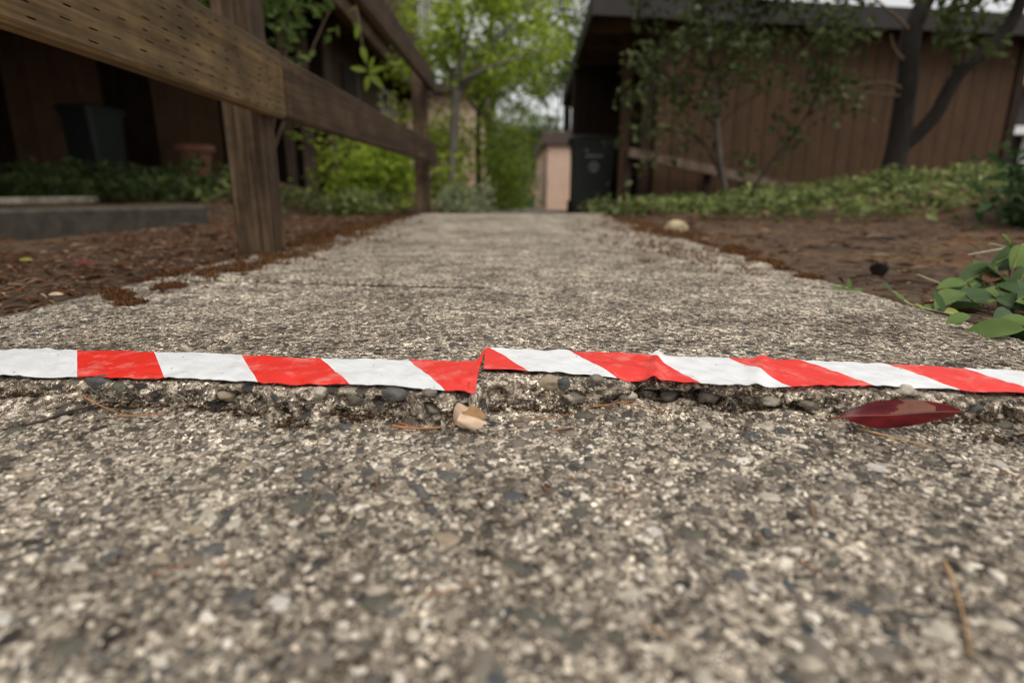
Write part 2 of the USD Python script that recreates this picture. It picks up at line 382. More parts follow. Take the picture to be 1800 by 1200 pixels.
wood('siding_dark', (0.02, 0.010, 0.007), (0.03, 0.015, 0.010), (0.038, 0.02, 0.013), 'z', stain=0.25, scale=0.5)
wood('trim_wood', (0.09, 0.062, 0.045), (0.14, 0.10, 0.075), (0.19, 0.14, 0.11), 'z', stain=0.3, scale=0.5)
wood('eave_wood', (0.08, 0.045, 0.027), (0.125, 0.073, 0.044), (0.16, 0.10, 0.062), 'x', stain=0.3, scale=0.5)
wood('grey_board', (0.2, 0.18, 0.15), (0.28, 0.25, 0.21), (0.36, 0.33, 0.28), 'y', stain=0.4)
plain('fascia', (0.028, 0.024, 0.021), 0.7, 0.2, 6.0)
plain('stucco_pink', (0.62, 0.44, 0.34), 0.85, 0.1, 3.0)
plain('stucco_peach', (0.55, 0.36, 0.22), 0.85, 0.1, 3.0)
plain('roof_brown', (0.085, 0.06, 0.05), 0.8, 0.25, 10.0)
plain('white_paint', (0.72, 0.73, 0.72), 0.5, 0.08, 5.0)
plain('bin_plastic', (0.02, 0.024, 0.02), 0.45, 0.15, 6.0, spec=0.35)
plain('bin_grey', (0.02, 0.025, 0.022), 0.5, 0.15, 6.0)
plain('bin_mark', (0.32, 0.33, 0.31), 0.6, 0.2, 30.0)
plain('tyre', (0.012, 0.012, 0.012), 0.75, 0.2, 20.0)
plain('teal_plastic', (0.01, 0.16, 0.13), 0.45, 0.1, 6.0)
plain('terracotta', (0.2, 0.085, 0.052), 0.8, 0.25, 14.0)
plain('bark', (0.018, 0.014, 0.011), 0.95, 0.55, 30.0, 0.004, stretch=(1, 1, 0.3))
plain('bark_grey', (0.15, 0.13, 0.11), 0.95, 0.45, 30.0, 0.004, stretch=(1, 1, 0.3))
plain('twig', (0.12, 0.085, 0.055), 0.9, 0.4, 60.0)
plain('straw', (0.50, 0.44, 0.27), 0.7, 0.3, 60.0)
plain('needle', (0.36, 0.15, 0.055), 0.6, 0.35, 160.0)
plain('needle_pale', (0.42, 0.25, 0.11), 0.6, 0.3, 160.0)
plain('red_leaf', (0.11, 0.005, 0.009), 0.42, 0.85, 45.0, 0.0008, spec=0.3, stretch=(1, 1, 2.5))
plain('red_leaf_scar', (0.2, 0.075, 0.048), 0.5, 0.3, 60.0)
plain('tan_leaf', (0.6, 0.43, 0.3), 0.75, 0.3, 120.0, 0.0008, stretch=(0.5, 1, 1))
plain('tan_leaf_dark', (0.30, 0.17, 0.07), 0.7, 0.35, 90.0)
plain('cone_scale', (0.045, 0.035, 0.03), 0.8, 0.4, 120.0)
plain('moss_stone', (0.42, 0.34, 0.2), 0.85, 0.45, 35.0, 0.003)
island('fresh_leaf', [(0, (0.075, 0.125, 0.03)), (0.5, (0.10, 0.16, 0.04)), (1, (0.14, 0.2, 0.055))], 0.6, 0.15, spec=0.2, noise_scale=60.0, noise_amt=0.15)
island('fresh_leaf_dark', [(0, (0.03, 0.058, 0.018)), (0.5, (0.042, 0.078, 0.024)), (1, (0.06, 0.1, 0.032))], 0.55, 0.12, spec=0.25, noise_scale=60.0, noise_amt=0.15)
island('yellow_leaf', [(0, (0.24, 0.27, 0.05)), (1, (0.3, 0.3, 0.06))], 0.45, 0.25)
island('leaf_bright', [(0, (0.13, 0.2, 0.02)), (0.5, (0.24, 0.33, 0.04)), (1, (0.36, 0.43, 0.08))], 0.5, 0.7)
island('leaf_mid', [(0, (0.05, 0.095, 0.02)), (0.5, (0.095, 0.15, 0.035)), (1, (0.16, 0.215, 0.06))], 0.5, 0.45)
island('leaf_dark', [(0, (0.025, 0.055, 0.018)), (0.5, (0.045, 0.085, 0.028)), (1, (0.075, 0.12, 0.045))], 0.5, 0.3)
island('leaf_olive', [(0, (0.03, 0.042, 0.012)), (0.5, (0.055, 0.07, 0.022)), (0.85, (0.085, 0.10, 0.035)), (1, (0.15, 0.18, 0.10))], 0.6, 0.3, spec=0.12)
island('leaf_cover', [(0, (0.035, 0.05, 0.015)), (0.3, (0.09, 0.125, 0.035)), (0.7, (0.19, 0.235, 0.07)), (0.92, (0.3, 0.33, 0.15)), (1, (0.25, 0.17, 0.09))], 0.6, 0.3, spec=0.12)
island('leaf_ivy', [(0, (0.03, 0.048, 0.015)), (0.6, (0.065, 0.095, 0.03)), (1, (0.13, 0.16, 0.05))], 0.6, 0.25, spec=0.15)
island('leaf_pale', [(0, (0.22, 0.25, 0.14)), (1, (0.42, 0.45, 0.29))], 0.6, 0.3)
island('leaf_red', [(0, (0.22, 0.02, 0.02)), (1, (0.25, 0.03, 0.03))], 0.5, 0.3)


def tape_mat(name, col, worn):
    mat(name, {'g': ('geometry', {}), 'n': ('noise_texture', {'scale': 55.0, 'detail': 5.0, 'roughness': 0.6}), 'n2': ('noise_texture', {'scale': 420.0, 'detail': 2.0}),
               'n3': ('noise_texture', {'scale': 34.0, 'detail': 7.0, 'roughness': 0.75}), 'v': ('voronoi_texture', {'feature': 'f1', 'scale': 130.0}), 'sv': ('separate_color', {}),
               'r': ('rgb_ramp', {'ramp': [(0.3, tuple(np.array(col) * 0.88)), (0.6, col)]}),
               'w': ('map_range', {'from_min': 0.50, 'from_max': 0.70, 'to_min': 0.0, 'to_max': 0.8, 'clamp': True}), 'mw': ('mix_color', {'b': worn}),
               'k': ('math', {'math_type': 'less_than', 'value2': 0.13}), 'kr': ('math', {'math_type': 'greater_than', 'value2': 0.8}), 'kk': ('math', {'math_type': 'multiply'}), 'ks': ('math', {'math_type': 'multiply', 'value2': 0.75}),
               'mk': ('mix_color', {'b': (0.12, 0.09, 0.07)}),
               'ad': ('math', {'math_type': 'multiply_add', 'value2': 0.12}),
               'b': ('bump', {'strength': 0.6, 'distance': 0.0016}),
               'p': ('principled_bsdf', {'roughness': 0.45, 'specular_ior_level': 0.4})},
        [('g.position', 'n.vector'), ('g.position', 'n2.vector'), ('g.position', 'n3.vector'), ('g.position', 'v.vector'), ('v.color', 'sv.color'), ('n.fac', 'r.fac'),
         ('n3.fac', 'w.value'), ('w.result', 'mw.fac'), ('r.color', 'mw.a'), ('v.distance', 'k.value1'), ('sv.r', 'kr.value1'), ('k.value', 'kk.value1'), ('kr.value', 'kk.value2'), ('kk.value', 'ks.value1'),
         ('ks.value', 'mk.fac'), ('mw.result', 'mk.a'), ('mk.result', 'p.base_color'),
         ('n2.fac', 'ad.value1'), ('n.fac', 'ad.value3'), ('ad.value', 'b.height'), ('b.normal', 'p.normal')])


tape_mat('tape_red', (0.78, 0.032, 0.02), (0.84, 0.26, 0.22))
tape_mat('tape_white', (0.78, 0.79, 0.80), (0.64, 0.62, 0.58))
mat('window_glass', {'f': ('fresnel', {'IOR': 1.5}), 't': ('transparent_bsdf', {'color': (0.85, 0.9, 0.88)}), 'gl': ('glossy_bsdf', {'roughness': 0.03, 'color': (0.9, 0.95, 0.92)}), 'mx': ('mix_closure', {})},
    [('f.fac', 'mx.fac'), ('t.BSDF', 'mx.closure1'), ('gl.BSDF', 'mx.closure2')], surface='mx.closure')

# ------------------------------------------------------------------ ground
YB = [-300, -6, 0.3, 0.46, 4.05, 4.5, 8.5, 20, 40, 400]
ZB = [-0.06, -0.06, -0.045, -0.012, 0.018, 0.0, -0.115, -0.30, -0.5, -0.6]


def edge_l(Y): return -0.685 + 0.0135 * np.clip(Y, 0, 4.1)
def edge_r(Y): return 0.563 + 0.0165 * np.clip(Y, 0, 4.1)
def path_z(Y): return 0.01 * (np.asarray(Y) - 0.45)


def ground_z(X, Y):
    X, Y = np.broadcast_arrays(np.asarray(X, float), np.asarray(Y, float))
    z = np.interp(Y, YB, ZB)
    near = 1 - sm(Y, 6.0, 8.0)
    z = z + 0.085 * sm(-X, 1.62 - 0.0, 2.0) * near * sm(-X + 0.258 * (Y - 2.0), 1.72, 1.9)
    z = z + (0.008 * sm(X, 0.75, 1.3) + 0.2 * sm(X, 1.6, 3.2) * sm(Y, 1.9, 3.2)) * (1 - sm(Y, 7.5, 9.5)) * sm(Y, 0.2, 1.2)
    z = z + 0.27 * sm(Y, 4.5, 5.6) * sm(-X, 1.9, 2.5) * (1 - sm(Y, 16.0, 18.0))
    z = z + 0.022 * fb(X, Y, s=3.0, o=2, seed=5) + 0.012 * fb(X, Y, s=14.0, o=2, seed=6) * sm(np.abs(X), 0.6, 0.75)
    inside = sm(X, edge_l(Y) - 0.01, edge_l(Y) + 0.02) * (1 - sm(X, edge_r(Y) - 0.02, edge_r(Y) + 0.01)) * (1 - sm(Y, 4.12, 4.16))
    return np.where(inside > 0, np.minimum(z, 0) - 0.1 * inside, z)


def axis(*segs):
    out = [np.linspace(a, b, n, endpoint=False) for a, b, n in segs] + [[segs[-1][1]]]
    return np.concatenate(out)


gx = axis((-300, -30, 6), (-30, -6, 16), (-6, -1.8, 40), (-1.8, -0.72, 60), (-0.72, -0.6, 14), (-0.6, 0.54, 14), (0.54, 0.66, 14), (0.66, 2.2, 80), (2.2, 7, 45), (7, 30, 16), (30, 300, 6))
gy = axis((-300, -10, 6), (-10, 0, 14), (0, 1.6, 90), (1.6, 4.0, 90), (4.0, 4.3, 14), (4.3, 10, 50), (10, 45, 30), (45, 400, 10))
GX, GY = np.meshgrid(gx, gy)
gv = np.stack([GX, GY, ground_z(GX, GY)], -1).reshape(-1, 3)
obj('ground', (gv, grid_faces(len(gy), len(gx))), 'soil', smooth=True, kind='structure')

# driveway beyond the crest of the path
dx = np.linspace(0, 1, 12)
dy = axis((4.15, 6, 10), (6, 45, 40))
DX, DY = np.meshgrid(dx, dy)
xl, xr = np.interp(DY, [4, 5, 8, 45], [-0.95, -0.95, -0.75, -2.5]), np.interp(DY, [4, 8, 20, 45], [0.75, 0.95, 1.1, 3.0])
PX = xl + (xr - xl) * DX
obj('driveway', (np.stack([PX, DY, np.interp(DY, YB, ZB) + 0.016], -1).reshape(-1, 3), grid_faces(len(dy), 12)), 'drive', smooth=True, kind='structure')

# ------------------------------------------------------------------ tape geometry (needed for the slab's edge)
B1 = [(-700, 596), (-300, 606), (0, 615), (67, 613), (136, 618), (200, 617), (271, 621), (353, 622), (425, 627), (455, 627), (564, 632), (640, 631), (717, 633), (836, 637), (853, 613)]
F1 = [(-700, 628), (-300, 643), (0, 654), (67, 657), (135, 659), (215, 660), (289, 661), (370, 665), (453, 669.5), (530, 671), (614, 671.7), (700, 676), (782, 681.4), (822, 683), (833, 687)]
B2 = [(853, 613), (861, 615), (1000, 619), (1139, 624), (1280.5, 630.5), (1317, 630), (1405.5, 634), (1555.6, 641), (1694, 648), (1800, 652), (2000, 661), (2400, 680)]
F2 = [(850, 650), (928, 651.7), (1085, 659), (1233, 671), (1391.7, 676), (1440, 676), (1536, 674), (1689, 680.5), (1830, 687), (1940, 690), (2130, 697), (2550, 716)]
TZ = 0.0035


def tape_edge(P):
    P = np.array(P, float)
    return on_z(P[:, 0], P[:, 1], TZ)


b1, f1, b2, f2 = map(tape_edge, (B1, F1, B2, F2))
fe = np.vstack([f1[:-1], [[-0.035, 0.437, 0], [-0.02, 0.452, 0], [0.03, 0.462, 0], [0.075, 0.452, 0], [0.11, 0.452, 0]], f2[3:]])
fe = fe[np.argsort(fe[:, 0])]


def slab_edge(X):
    """Front edge of the raised slab: ragged, roughly under the tape's near edge."""
    X = np.asarray(X, float)
    y = np.interp(X, fe[:, 0], fe[:, 1]) - 0.004
    lift = 0.016 * sm(X, 0.09, 0.12) * (1 - sm(X, 0.19, 0.25))         # broken away under the tape
    return y + lift + 0.010 * fb(X, 0, s=28.0, o=3, seed=11) + 0.006 * fb(X, 0, s=90.0, o=2, seed=12)


# ------------------------------------------------------------------ the raised slab
def joint(X, Y):
    d = Y - (0.917 - 0.15 * X + 0.012 * fb(X, 0, s=9.0, o=3, seed=21))
    return np.exp(-(d / 0.0040) ** 2) * sm(-X, 0.0, 0.1)


def upper_z(X, Y):
    z = path_z(Y) + 0.003 * fb(X, Y, s=9.0, o=2, seed=31)
    d = Y - slab_edge(X)
    z = z - 0.004 * np.exp(-np.maximum(d, 0) / 0.006) - 0.003 * np.maximum(fb(X, Y, s=45.0, o=2, seed=32), 0) * np.exp(-np.maximum(d, 0) / 0.03) * 2
    el, er = X - edge_l(Y), edge_r(Y) - X
    z = z - 0.010 * np.exp(-np.maximum(np.minimum(el, er), 0) / 0.015)
    dj = Y - (0.917 - 0.15 * X + 0.012 * fb(X, 0, s=9.0, o=3, seed=21))
    z = z + 0.0035 * sm(dj, -0.001, 0.002) * (1 - sm(dj, 0.05, 0.5)) * sm(-X, -0.02, 0.1)
    return z - 0.014 * joint(X, Y)


NX = 560
_r = RNG(40)
CH = np.stack([_r.uniform(-0.75, 0.65, 900), _r.uniform(-0.01, 0.07, 900)], -1)
CHO, CHT = _r.uniform(-0.0042, 0.0042, 900), _r.normal(size=(900, 2)) * 0.4
from scipy.spatial import cKDTree
CHK = cKDTree(CH)


def fracture(X, d):
    """Offsets of broken facets on the face of the slab."""
    q = np.stack([X + 0.006 * fb(X, d, s=60.0, o=2, seed=44), np.full_like(X, d) + 0.006 * fb(X, d, 3, s=60.0, o=2, seed=45)], -1)
    _, i = CHK.query(q)
    return CHO[i] + ((q - CH[i]) * CHT[i]).sum(1)


u = np.linspace(0, 1, NX)
tops = np.concatenate([np.geomspace(0.0012, 0.12, 60), np.geomspace(0.1225, 1.2, 190), np.linspace(0.455, 0.565, 70), np.linspace(1.22, 3.57, 60)])
tops = np.unique(np.round(tops, 5))
rows = []
for k, d in enumerate(np.linspace(0.06, 0.0, 52)):                       # the broken face, from below upwards
    Yr = slab_edge(np.interp(u, [0, 1], [edge_l(0.45), edge_r(0.45)]))
    X = np.interp(u, [0, 1], [edge_l(0.45), edge_r(0.45)])
    rough = 0.017 * fb(X, 3.0, -d, s=42.0, o=3, seed=41) + 0.007 * fb(X, 5.0, -d, s=130.0, o=2, seed=42)
    under = 0.012 * sm(X, 0.06, 0.1) * (1 - sm(X, 0.22, 0.28)) * sm(d, 0.004, 0.012)
    belly = -0.006 * sm(d, 0.012, 0.03)
    Yf = Yr + (0.6 * rough + fracture(X, d)) * sm(d, 0.0, 0.006) + belly + under
    rows.append(np.stack([X, Yf, upper_z(X, Yr) - d + 0.004 * fb(X, 9.0, d, s=80.0, seed=43) * sm(d, 0, .01)], -1))
for d in tops:
    Y0 = 0.455 + d
    X = np.interp(u, [0, 1], [edge_l(Y0), edge_r(Y0)])
    e = slab_edge(X)
    Y = e + (4.03 - e) * d / 3.575
    Y = np.where(d < 0.3, e + d, e * (1 - sm(d, 0.3, 0.8)) + 0.455 * sm(d, 0.3, 0.8) + d)
    micro = 0.0022 * fb(X, Y, s=150.0, o=2, seed=51) + 0.0012 * fb(X, Y, s=380.0, o=1, seed=52)
    rows.append(np.stack([X, Y, upper_z(X, Y) + micro], -1))
V = np.array(rows)
skirt = np.array([0, 0, -0.09])
V = np.concatenate([V[:, :1] + skirt, V, V[:, -1:] + skirt], 1)
end = V[-1:] + [0, 0.004, -0.09]
V = np.concatenate([V, end], 0)
slab = thing('path_slab', 'raised slab of worn concrete path behind the tape, its near edge broken and rough', kind='structure')
obj('surface', (V.reshape(-1, 3), grid_faces(V.shape[0], V.shape[1])), 'aggregate_concrete', slab, smooth=True)

plain('dirt_dark', (0.028, 0.019, 0.012), 0.95, 0.5, 200.0, 0.001)
jx = np.linspace(-0.6, -0.02, 240)
jy = 0.917 - 0.15 * jx + 0.012 * fb(jx, 0, s=9.0, o=3, seed=21)
jw = np.maximum(0.0042 * sm(-jx, 0.0, 0.12) * (0.75 + 1.6 * fb(jx, 7, s=30.0, o=2, seed=22)), 0.0004)
jz = path_z(jy) - 0.0035
jv = np.stack([np.stack([jx, jy - jw, jz - 0.001], -1), np.stack([jx, jy + jw * .3, jz - 0.0005], -1), np.stack([jx, jy + jw, jz + 0.003], -1)])
obj('joint_dirt', (jv.reshape(-1, 3), grid_faces(3, 240)), 'dirt_dark', slab, smooth=True)

# ------------------------------------------------------------------ the sunken slab in front
LOW = -0.033


def lower_z(X, Y):
    z = LOW + 0.006 * fb(X, Y, s=7.0, o=2, seed=61)
    e = np.interp(X, fe[:, 0], fe[:, 1])
    d = e - Y
    z = z + (0.011 + 0.018 * fb(X, Y, s=38.0, o=3, seed=62)) * np.exp(-np.maximum(d, 0) / 0.022)
    z = z + 0.010 * sm(-X, 0.12, 0.45) * np.exp(-np.maximum(d, 0) / 0.05)
    t = np.clip((X + 0.45) / 0.12, 0, 1)                                  # the crack at the left
    dc = Y - (0.395 + 0.058 * t + 0.008 * fb(X, 1, s=40.0, o=2, seed=63))
    z = z - 0.010 * np.exp(-(dc / 0.0025) ** 2) * sm(-X, 0.31, 0.36)
    return z


lx = axis((-0.72, -0.48, 40), (-0.48, 0.48, 640), (0.48, 0.6, 20))
ly = axis((-0.6, 0.08, 25), (0.08, 0.52, 300))
LX, LY = np.meshgrid(lx, ly)
LZ = lower_z(LX, LY) + 0.0030 * fb(LX, LY, s=110.0, o=2, seed=71) + 0.0016 * fb(LX, LY, s=320.0, o=1, seed=72)
low = thing('path_slab', 'sunken near slab of exposed aggregate concrete in front of the tape', kind='structure')
obj('surface', (np.stack([LX, LY, LZ], -1).reshape(-1, 3), grid_faces(len(ly), len(lx))), 'aggregate_concrete', low, smooth=True)

cx = np.linspace(-0.47, -0.325, 90)
ct = np.clip((cx + 0.45) / 0.12, 0, 1)
cy = 0.395 + 0.058 * ct + 0.008 * fb(cx, 1, s=40.0, o=2, seed=63)
cw = np.maximum(0.0024 * sm(-cx, 0.32, 0.36) * (0.8 + 1.2 * fb(cx, 3, s=60.0, seed=64)), 0.0002)
cz = lower_z(cx, cy + 0.006) - 0.003
obj('crack_dirt', (np.stack([np.stack([cx, cy - cw, cz], -1), np.stack([cx, cy + cw, cz + 0.001], -1)]).reshape(-1, 3), grid_faces(2, 90)), 'dirt_dark', low, smooth=True)

# pale strip where the path ends at the crest
sx = np.linspace(-0.63, 0.66, 40)
strip_y = 4.04 + 0.01 * fb(sx, 0, s=8, seed=3)
sv = np.stack([np.stack([sx, strip_y, path_z(strip_y) - 0.06 + 0 * sx], -1), np.stack([sx, strip_y, path_z(strip_y) - 0.002], -1), np.stack([sx, strip_y + 0.09, path_z(strip_y) - 0.002 - 0.004], -1), np.stack([sx, strip_y + 0.1, path_z(strip_y) - 0.08], -1)])
obj('path_edging', (sv.reshape(-1, 3), grid_faces(4, 40)), 'pale_concrete', smooth=30, kind='structure')

# ------------------------------------------------------------------ pebbles in the concrete
ICO1 = trimesh.creation.icosphere(1)
ICO2 = trimesh.creation.icosphere(2)
OCT = trimesh.creation.icosphere(0)


def pebble_mesh(rng, c, r, flat=0.6, tmpl=ICO1):
    v = np.array(tmpl.vertices)
    if tmpl is ICO2:
        v = v * (1 + 1.1 * fb(v[:, 0], v[:, 1], v[:, 2] + rng.uniform(0, 90), s=1.1, o=2)[:, None])
    else:
        v = v * (1 + 0.13 * rng.normal(size=(len(v), 1)).clip(-1.5, 1.5))
    s = r * np.array([rng.uniform(0.85, 1.35), rng.uniform(0.65, 1.0), flat * rng.uniform(0.7, 1.1)])
    a = rng.uniform(0, 2 * np.pi)
    R = np.array([[math.cos(a), -math.sin(a), 0], [math.sin(a), math.cos(a), 0], [0, 0, 1]])
    return (v * s) @ R.T + c, np.array(tmpl.faces)


def scatter_pebbles(parent, region, zfun, n_big, n_small, seed, big_r, small_r, weight=None):
    rng = RNG(seed)
    x0, x1, y0, y1 = region
    kinds = ['stone_grey'] * 8 + ['stone_brown'] * 12 + ['stone_blue'] * 5 + ['stone_olive'] * 8 + ['stone_pale'] * 9 + ['stone_tan'] * 4 + ['stone_white'] * 1
    k = 0
    while k < n_big:
        Y = y0 + (y1 - y0) * rng.random()
        X = rng.uniform(x0, x1)
        if abs(X) > 1.0 * Y + 0.09:
            continue
        r = rng.uniform(*big_r)
        m = pebble_mesh(rng, [X, Y, float(zfun(X, Y)) - r * 0.27], r, 0.45, tmpl=ICO2)
        obj('pebble', m, kinds[rng.integers(len(kinds))], parent, smooth=50)
        k += 1
    n = n_small
    Y = y0 + (y1 - y0) * rng.random(n) ** 0.85
    X = rng.uniform(-1, 1, n) * np.minimum(1.0 * Y + 0.09, max(abs(x0), abs(x1)))
    keep = (X > x0) & (X < x1)
    X, Y = X[keep], Y[keep]
    n = len(X)
    r = np.exp(rng.uniform(np.log(small_r[0]), np.log(small_r[1]), n))
    Z = zfun(X, Y) - r * 0.18
    tv, tf = np.array(OCT.vertices), np.array(OCT.faces)
    jit = 1 + 0.18 * rng.normal(size=(n, len(tv), 1)).clip(-2, 2)
    s = r[:, None, None] * np.stack([rng.uniform(0.8, 1.4, n), rng.uniform(0.6, 1, n), rng.uniform(0.35, 0.6, n)], -1)[:, None]
    a = rng.uniform(0, 2 * np.pi, n)
    v = tv[None] * jit * s
    ca, sa = np.cos(a)[:, None], np.sin(a)[:, None]
    v = np.stack([v[..., 0] * ca - v[..., 1] * sa, v[..., 0] * sa + v[..., 1] * ca, v[..., 2]], -1) + np.stack([X, Y, Z], -1)[:, None]
    f = tf[None] + (np.arange(n) * len(tv))[:, None, None]
    obj('fine_gravel', (v.reshape(-1, 3), f.reshape(-1, 3)), 'pebble_stone', parent, smooth=True, kind='stuff')


scatter_pebbles(low, (-0.46, 0.46, 0.10, 0.445), lower_z, 290, 12000, 101, (0.004, 0.0092), (0.0009, 0.0044))
scatter_pebbles(slab, (-0.62, 0.54, 0.475, 1.5), upper_z, 0, 9000, 102, (0.004, 0.008), (0.0010, 0.0034))

# stones showing in the broken face
rng = RNG(7)
for px, py, wpx, kind, hf in [(692, 694, 44, 'stone_grey', 0.7), (625, 706, 38, 'stone_olive', 0.75), (754, 693, 26, 'stone_brown', 0.6), (768, 722, 44, 'stone_brown', 0.7), (968, 674, 40, 'stone_tan', 0.75), (992, 676, 22, 'stone_blue', 1.1), (1048, 668, 26, 'stone_brown', 0.8),
                              (1106, 697, 28, 'stone_pale', 0.8), (1136, 697, 26, 'stone_grey', 0.8), (1013, 702, 50, 'stone_brown', 0.6), (165, 675, 44, 'stone_blue', 0.7), (205, 686, 28, 'stone_olive', 0.9), (262, 700, 46, 'stone_grey', 0.6), (100, 700, 30, 'stone_pale', 0.8),
                              (190, 702, 24, 'stone_pale', 0.9), (390, 697, 40, 'stone_tan', 0.6), (372, 716, 22, 'stone_blue', 1.0), (428, 722, 30, 'stone_brown', 0.7), (520, 700, 36, 'stone_brown', 0.7), (560, 690, 24, 'stone_pale', 0.8), (900, 700, 30, 'stone_brown', 0.8), (1180, 700, 30, 'stone_olive', 0.8),
                              (1250, 700, 34, 'stone_brown', 0.7), (1362, 706, 34, 'stone_pale', 0.7), (1430, 712, 36, 'stone_brown', 0.7), (1600, 690, 36, 'stone_pale', 0.7), (1720, 716, 40, 'stone_grey', 0.8), (1768, 740, 36, 'stone_pale', 0.8), (60, 720, 36, 'stone_olive', 0.7), (20, 700, 30, 'stone_brown', 0.8)]:
    d = ray(px, py)
    Y = 0.44
    for _ in range(6):
        X = d[0] / d[1] * Y
        Y = float(slab_edge(X)) - 0.002
    c = EYE + d * (Y / d[1])
    v = np.array(trimesh.creation.icosphere(2).vertices)
    n = fb(v[:, 0], v[:, 1], v[:, 2], s=1.6, o=2, seed=int(px))
    r = wpx * Y / 2000
    v = v * (1 + 0.9 * n[:, None]) * [r * 1.1, r * 0.8, r * hf]
    deep = 0.6 if px in (692, 968, 992) else 0.88
    obj('pebble', (v + c + [0, deep * r, -0.1 * r], np.array(trimesh.creation.icosphere(2).faces)), kind, slab, smooth=True)


# ------------------------------------------------------------------ barrier tape
def tape_strip(b, f, cuts, colours, label, seed, lift=0.0, curl=None):
    """A strip between a far and a near edge; cuts index the edge points where the colour changes."""
    t = thing('barrier_tape', label, 'tape')
    sb = np.r_[0, np.cumsum(np.linalg.norm(np.diff(b, axis=0), axis=1))]
    nv = 16
    for k, c in enumerate(colours):
        i0, i1 = cuts[k], cuts[k + 1]
        L = sb[i1] - sb[i0]
        n = max(6, int(L / 0.0022))
        q = np.linspace(sb[i0], sb[i1], n)
        P = np.stack([np.interp(q, sb, b[:, a]) for a in range(3)], -1)
        Q = np.stack([np.interp(q, sb, f[:, a]) for a in range(3)], -1)
        w = np.linspace(0, 1, nv)[:, None, None]
        S = P[None] * (1 - w) + Q[None] * w
        X, Y = S[..., 0], S[..., 1]
        base = np.maximum(upper_z(X, np.maximum(Y, slab_edge(X) + 0.006)), -0.004)
        diag = X + 0.6 * (Y - 0.45)
        crease = 0.0022 * np.abs(fb(diag, 0.3 * Y, s=38.0, o=2, seed=seed)) * 2 + 0.0012 * np.abs(fb(diag, Y, s=95.0, o=1, seed=seed + 1)) * 2
        z = base + TZ - 0.0008 + lift + crease + 0.0015 * fb(X, Y, s=20.0, seed=seed + 2) + 0.0011 * fb(X, Y, s=140.0, o=2, seed=seed + 3)
        if curl is not None:
            z = z + curl(X, w[..., 0])
        S[..., 2] = z
        Vt_ = np.concatenate([S.reshape(-1, 3), S.reshape(-1, 3) - [0, 0, 0.00025]])
        F = grid_faces(nv, n)
        F2_ = F[:, ::-1] + nv * n
        obj('red_stripe' if c == 'r' else 'white_stripe', (Vt_, np.vstack([F[:, ::-1], F2_[:, :]])), 'tape_red' if c == 'r' else 'tape_white', t, smooth=True)
    return t


tape_strip(b1, f1, [0, 1, 4, 6, 8, 10, 12, 14], 'rwrwrwr', 'left piece of red and white striped barrier tape lying along the broken slab edge', 300)
fold = lambda X, w: 0.0045 * np.exp(-((X - 0.118 - 0.02 * (1 - w)) / 0.004) ** 2) + 0.003 * np.exp(-((X - 0.232 + 0.035 * w) / 0.006) ** 2) - 0.004 * sm(w, 0.6, 1) * np.exp(-((X - 0.1) / 0.02) ** 2)
tape_strip(b2, f2, [0, 1, 2, 3, 4, 6, 7, 8, 10, 11], 'rwrwrwrwr', 'right piece of red and white striped barrier tape, creased, ending at the middle overlap', 310, lift=0.0004, curl=fold)

# ------------------------------------------------------------------ leaves, needles and dirt along the step
def leaf_shape(L, W, fold=0.25, bend=0.1, nu=9, nv=5, tip=1.0, roll=0.0):
    """A pointed leaf from y=0 to L, folded at the midrib, as a thin surface."""
    t = np.linspace(0, 1, nu)
    half = W / 2 * (np.sin(np.pi * t ** 0.85)) ** 0.8
    s = np.linspace(-1, 1, nv)
    X = half[:, None] * s[None]
    Yy = np.broadcast_to((t * L)[:, None], X.shape)
    Z = fold * np.abs(X) + bend * L * (t[:, None] ** 2) * -1 + roll * L * (t[:, None] * (1 - t[:, None])) * 4
    return np.stack([X, Yy, np.broadcast_to(Z, X.shape)], -1).reshape(-1, 3), grid_faces(nu, nv)


def orient(m, pos, fwd, up):
    v, f = m
    y = np.array(fwd, float); y /= np.linalg.norm(y)
    x = np.cross(y, up); x /= np.linalg.norm(x)
    z = np.cross(x, y)
    return np.asarray(pos) + v @ np.stack([x, y, z]), f


# the red leaf at the right
t = thing('fallen_leaf', 'dark red pointed leaf with a brown patch lying by the step under the right tape', 'leaf')
a, bq = on_y(1478, 733, 0.404), on_y(1695, 722, 0.402)
L = np.linalg.norm(bq - a)
v, f = leaf_shape(L, 0.0225, 0.0, 0.0, 61, 25)
uu = v[:, 1] / L
half = np.maximum(0.01125 * (np.sin(np.pi * uu ** 0.85)) ** 0.8, 1e-6)
side = np.clip(v[:, 0] / half, -1, 1)
v[:, 2] = (np.where(side > 0, -0.009, 0.004) * np.abs(side) ** 1.2) * np.sin(np.pi * uu) + 0.0012 * np.sin(uu * 11 + side)
v[:, 0] *= np.where(side > 0, 0.72, 0.95)
m = orient((v, f), a, bq - a, (0.0, -0.78, 0.62))
fu, fs = uu[f].mean(1), side[f].mean(1)
scar = (fs < -0.10) & (fu > 0.43 - 0.10 * fs + 0.02 * np.sin(fs * 14)) & (fu < 0.80 + 0.10 * fs + 0.02 * np.sin(fs * 9))
obj('blade', (m[0], m[1][~scar]), 'red_leaf', t, smooth=True)
obj('brown_patch', (m[0], m[1][scar]), 'red_leaf_scar', t, smooth=True)
q = np.abs(v[:, 0]) < 1e-6
obj('midrib', tube(m[0][q][2:-2] + [0, -0.0004, 0.0002], np.linspace(0.0006, 0.0002, q.sum() - 4), 5), 'red_leaf_scar', t, smooth=True)
obj('stalk', tube([a + [-0.012, 0.0, -0.001], a + [-0.004, 0, -0.0005], a + (bq - a) * 0.05], [0.0005, 0.0008, 0.001], 5), 'red_leaf', t)

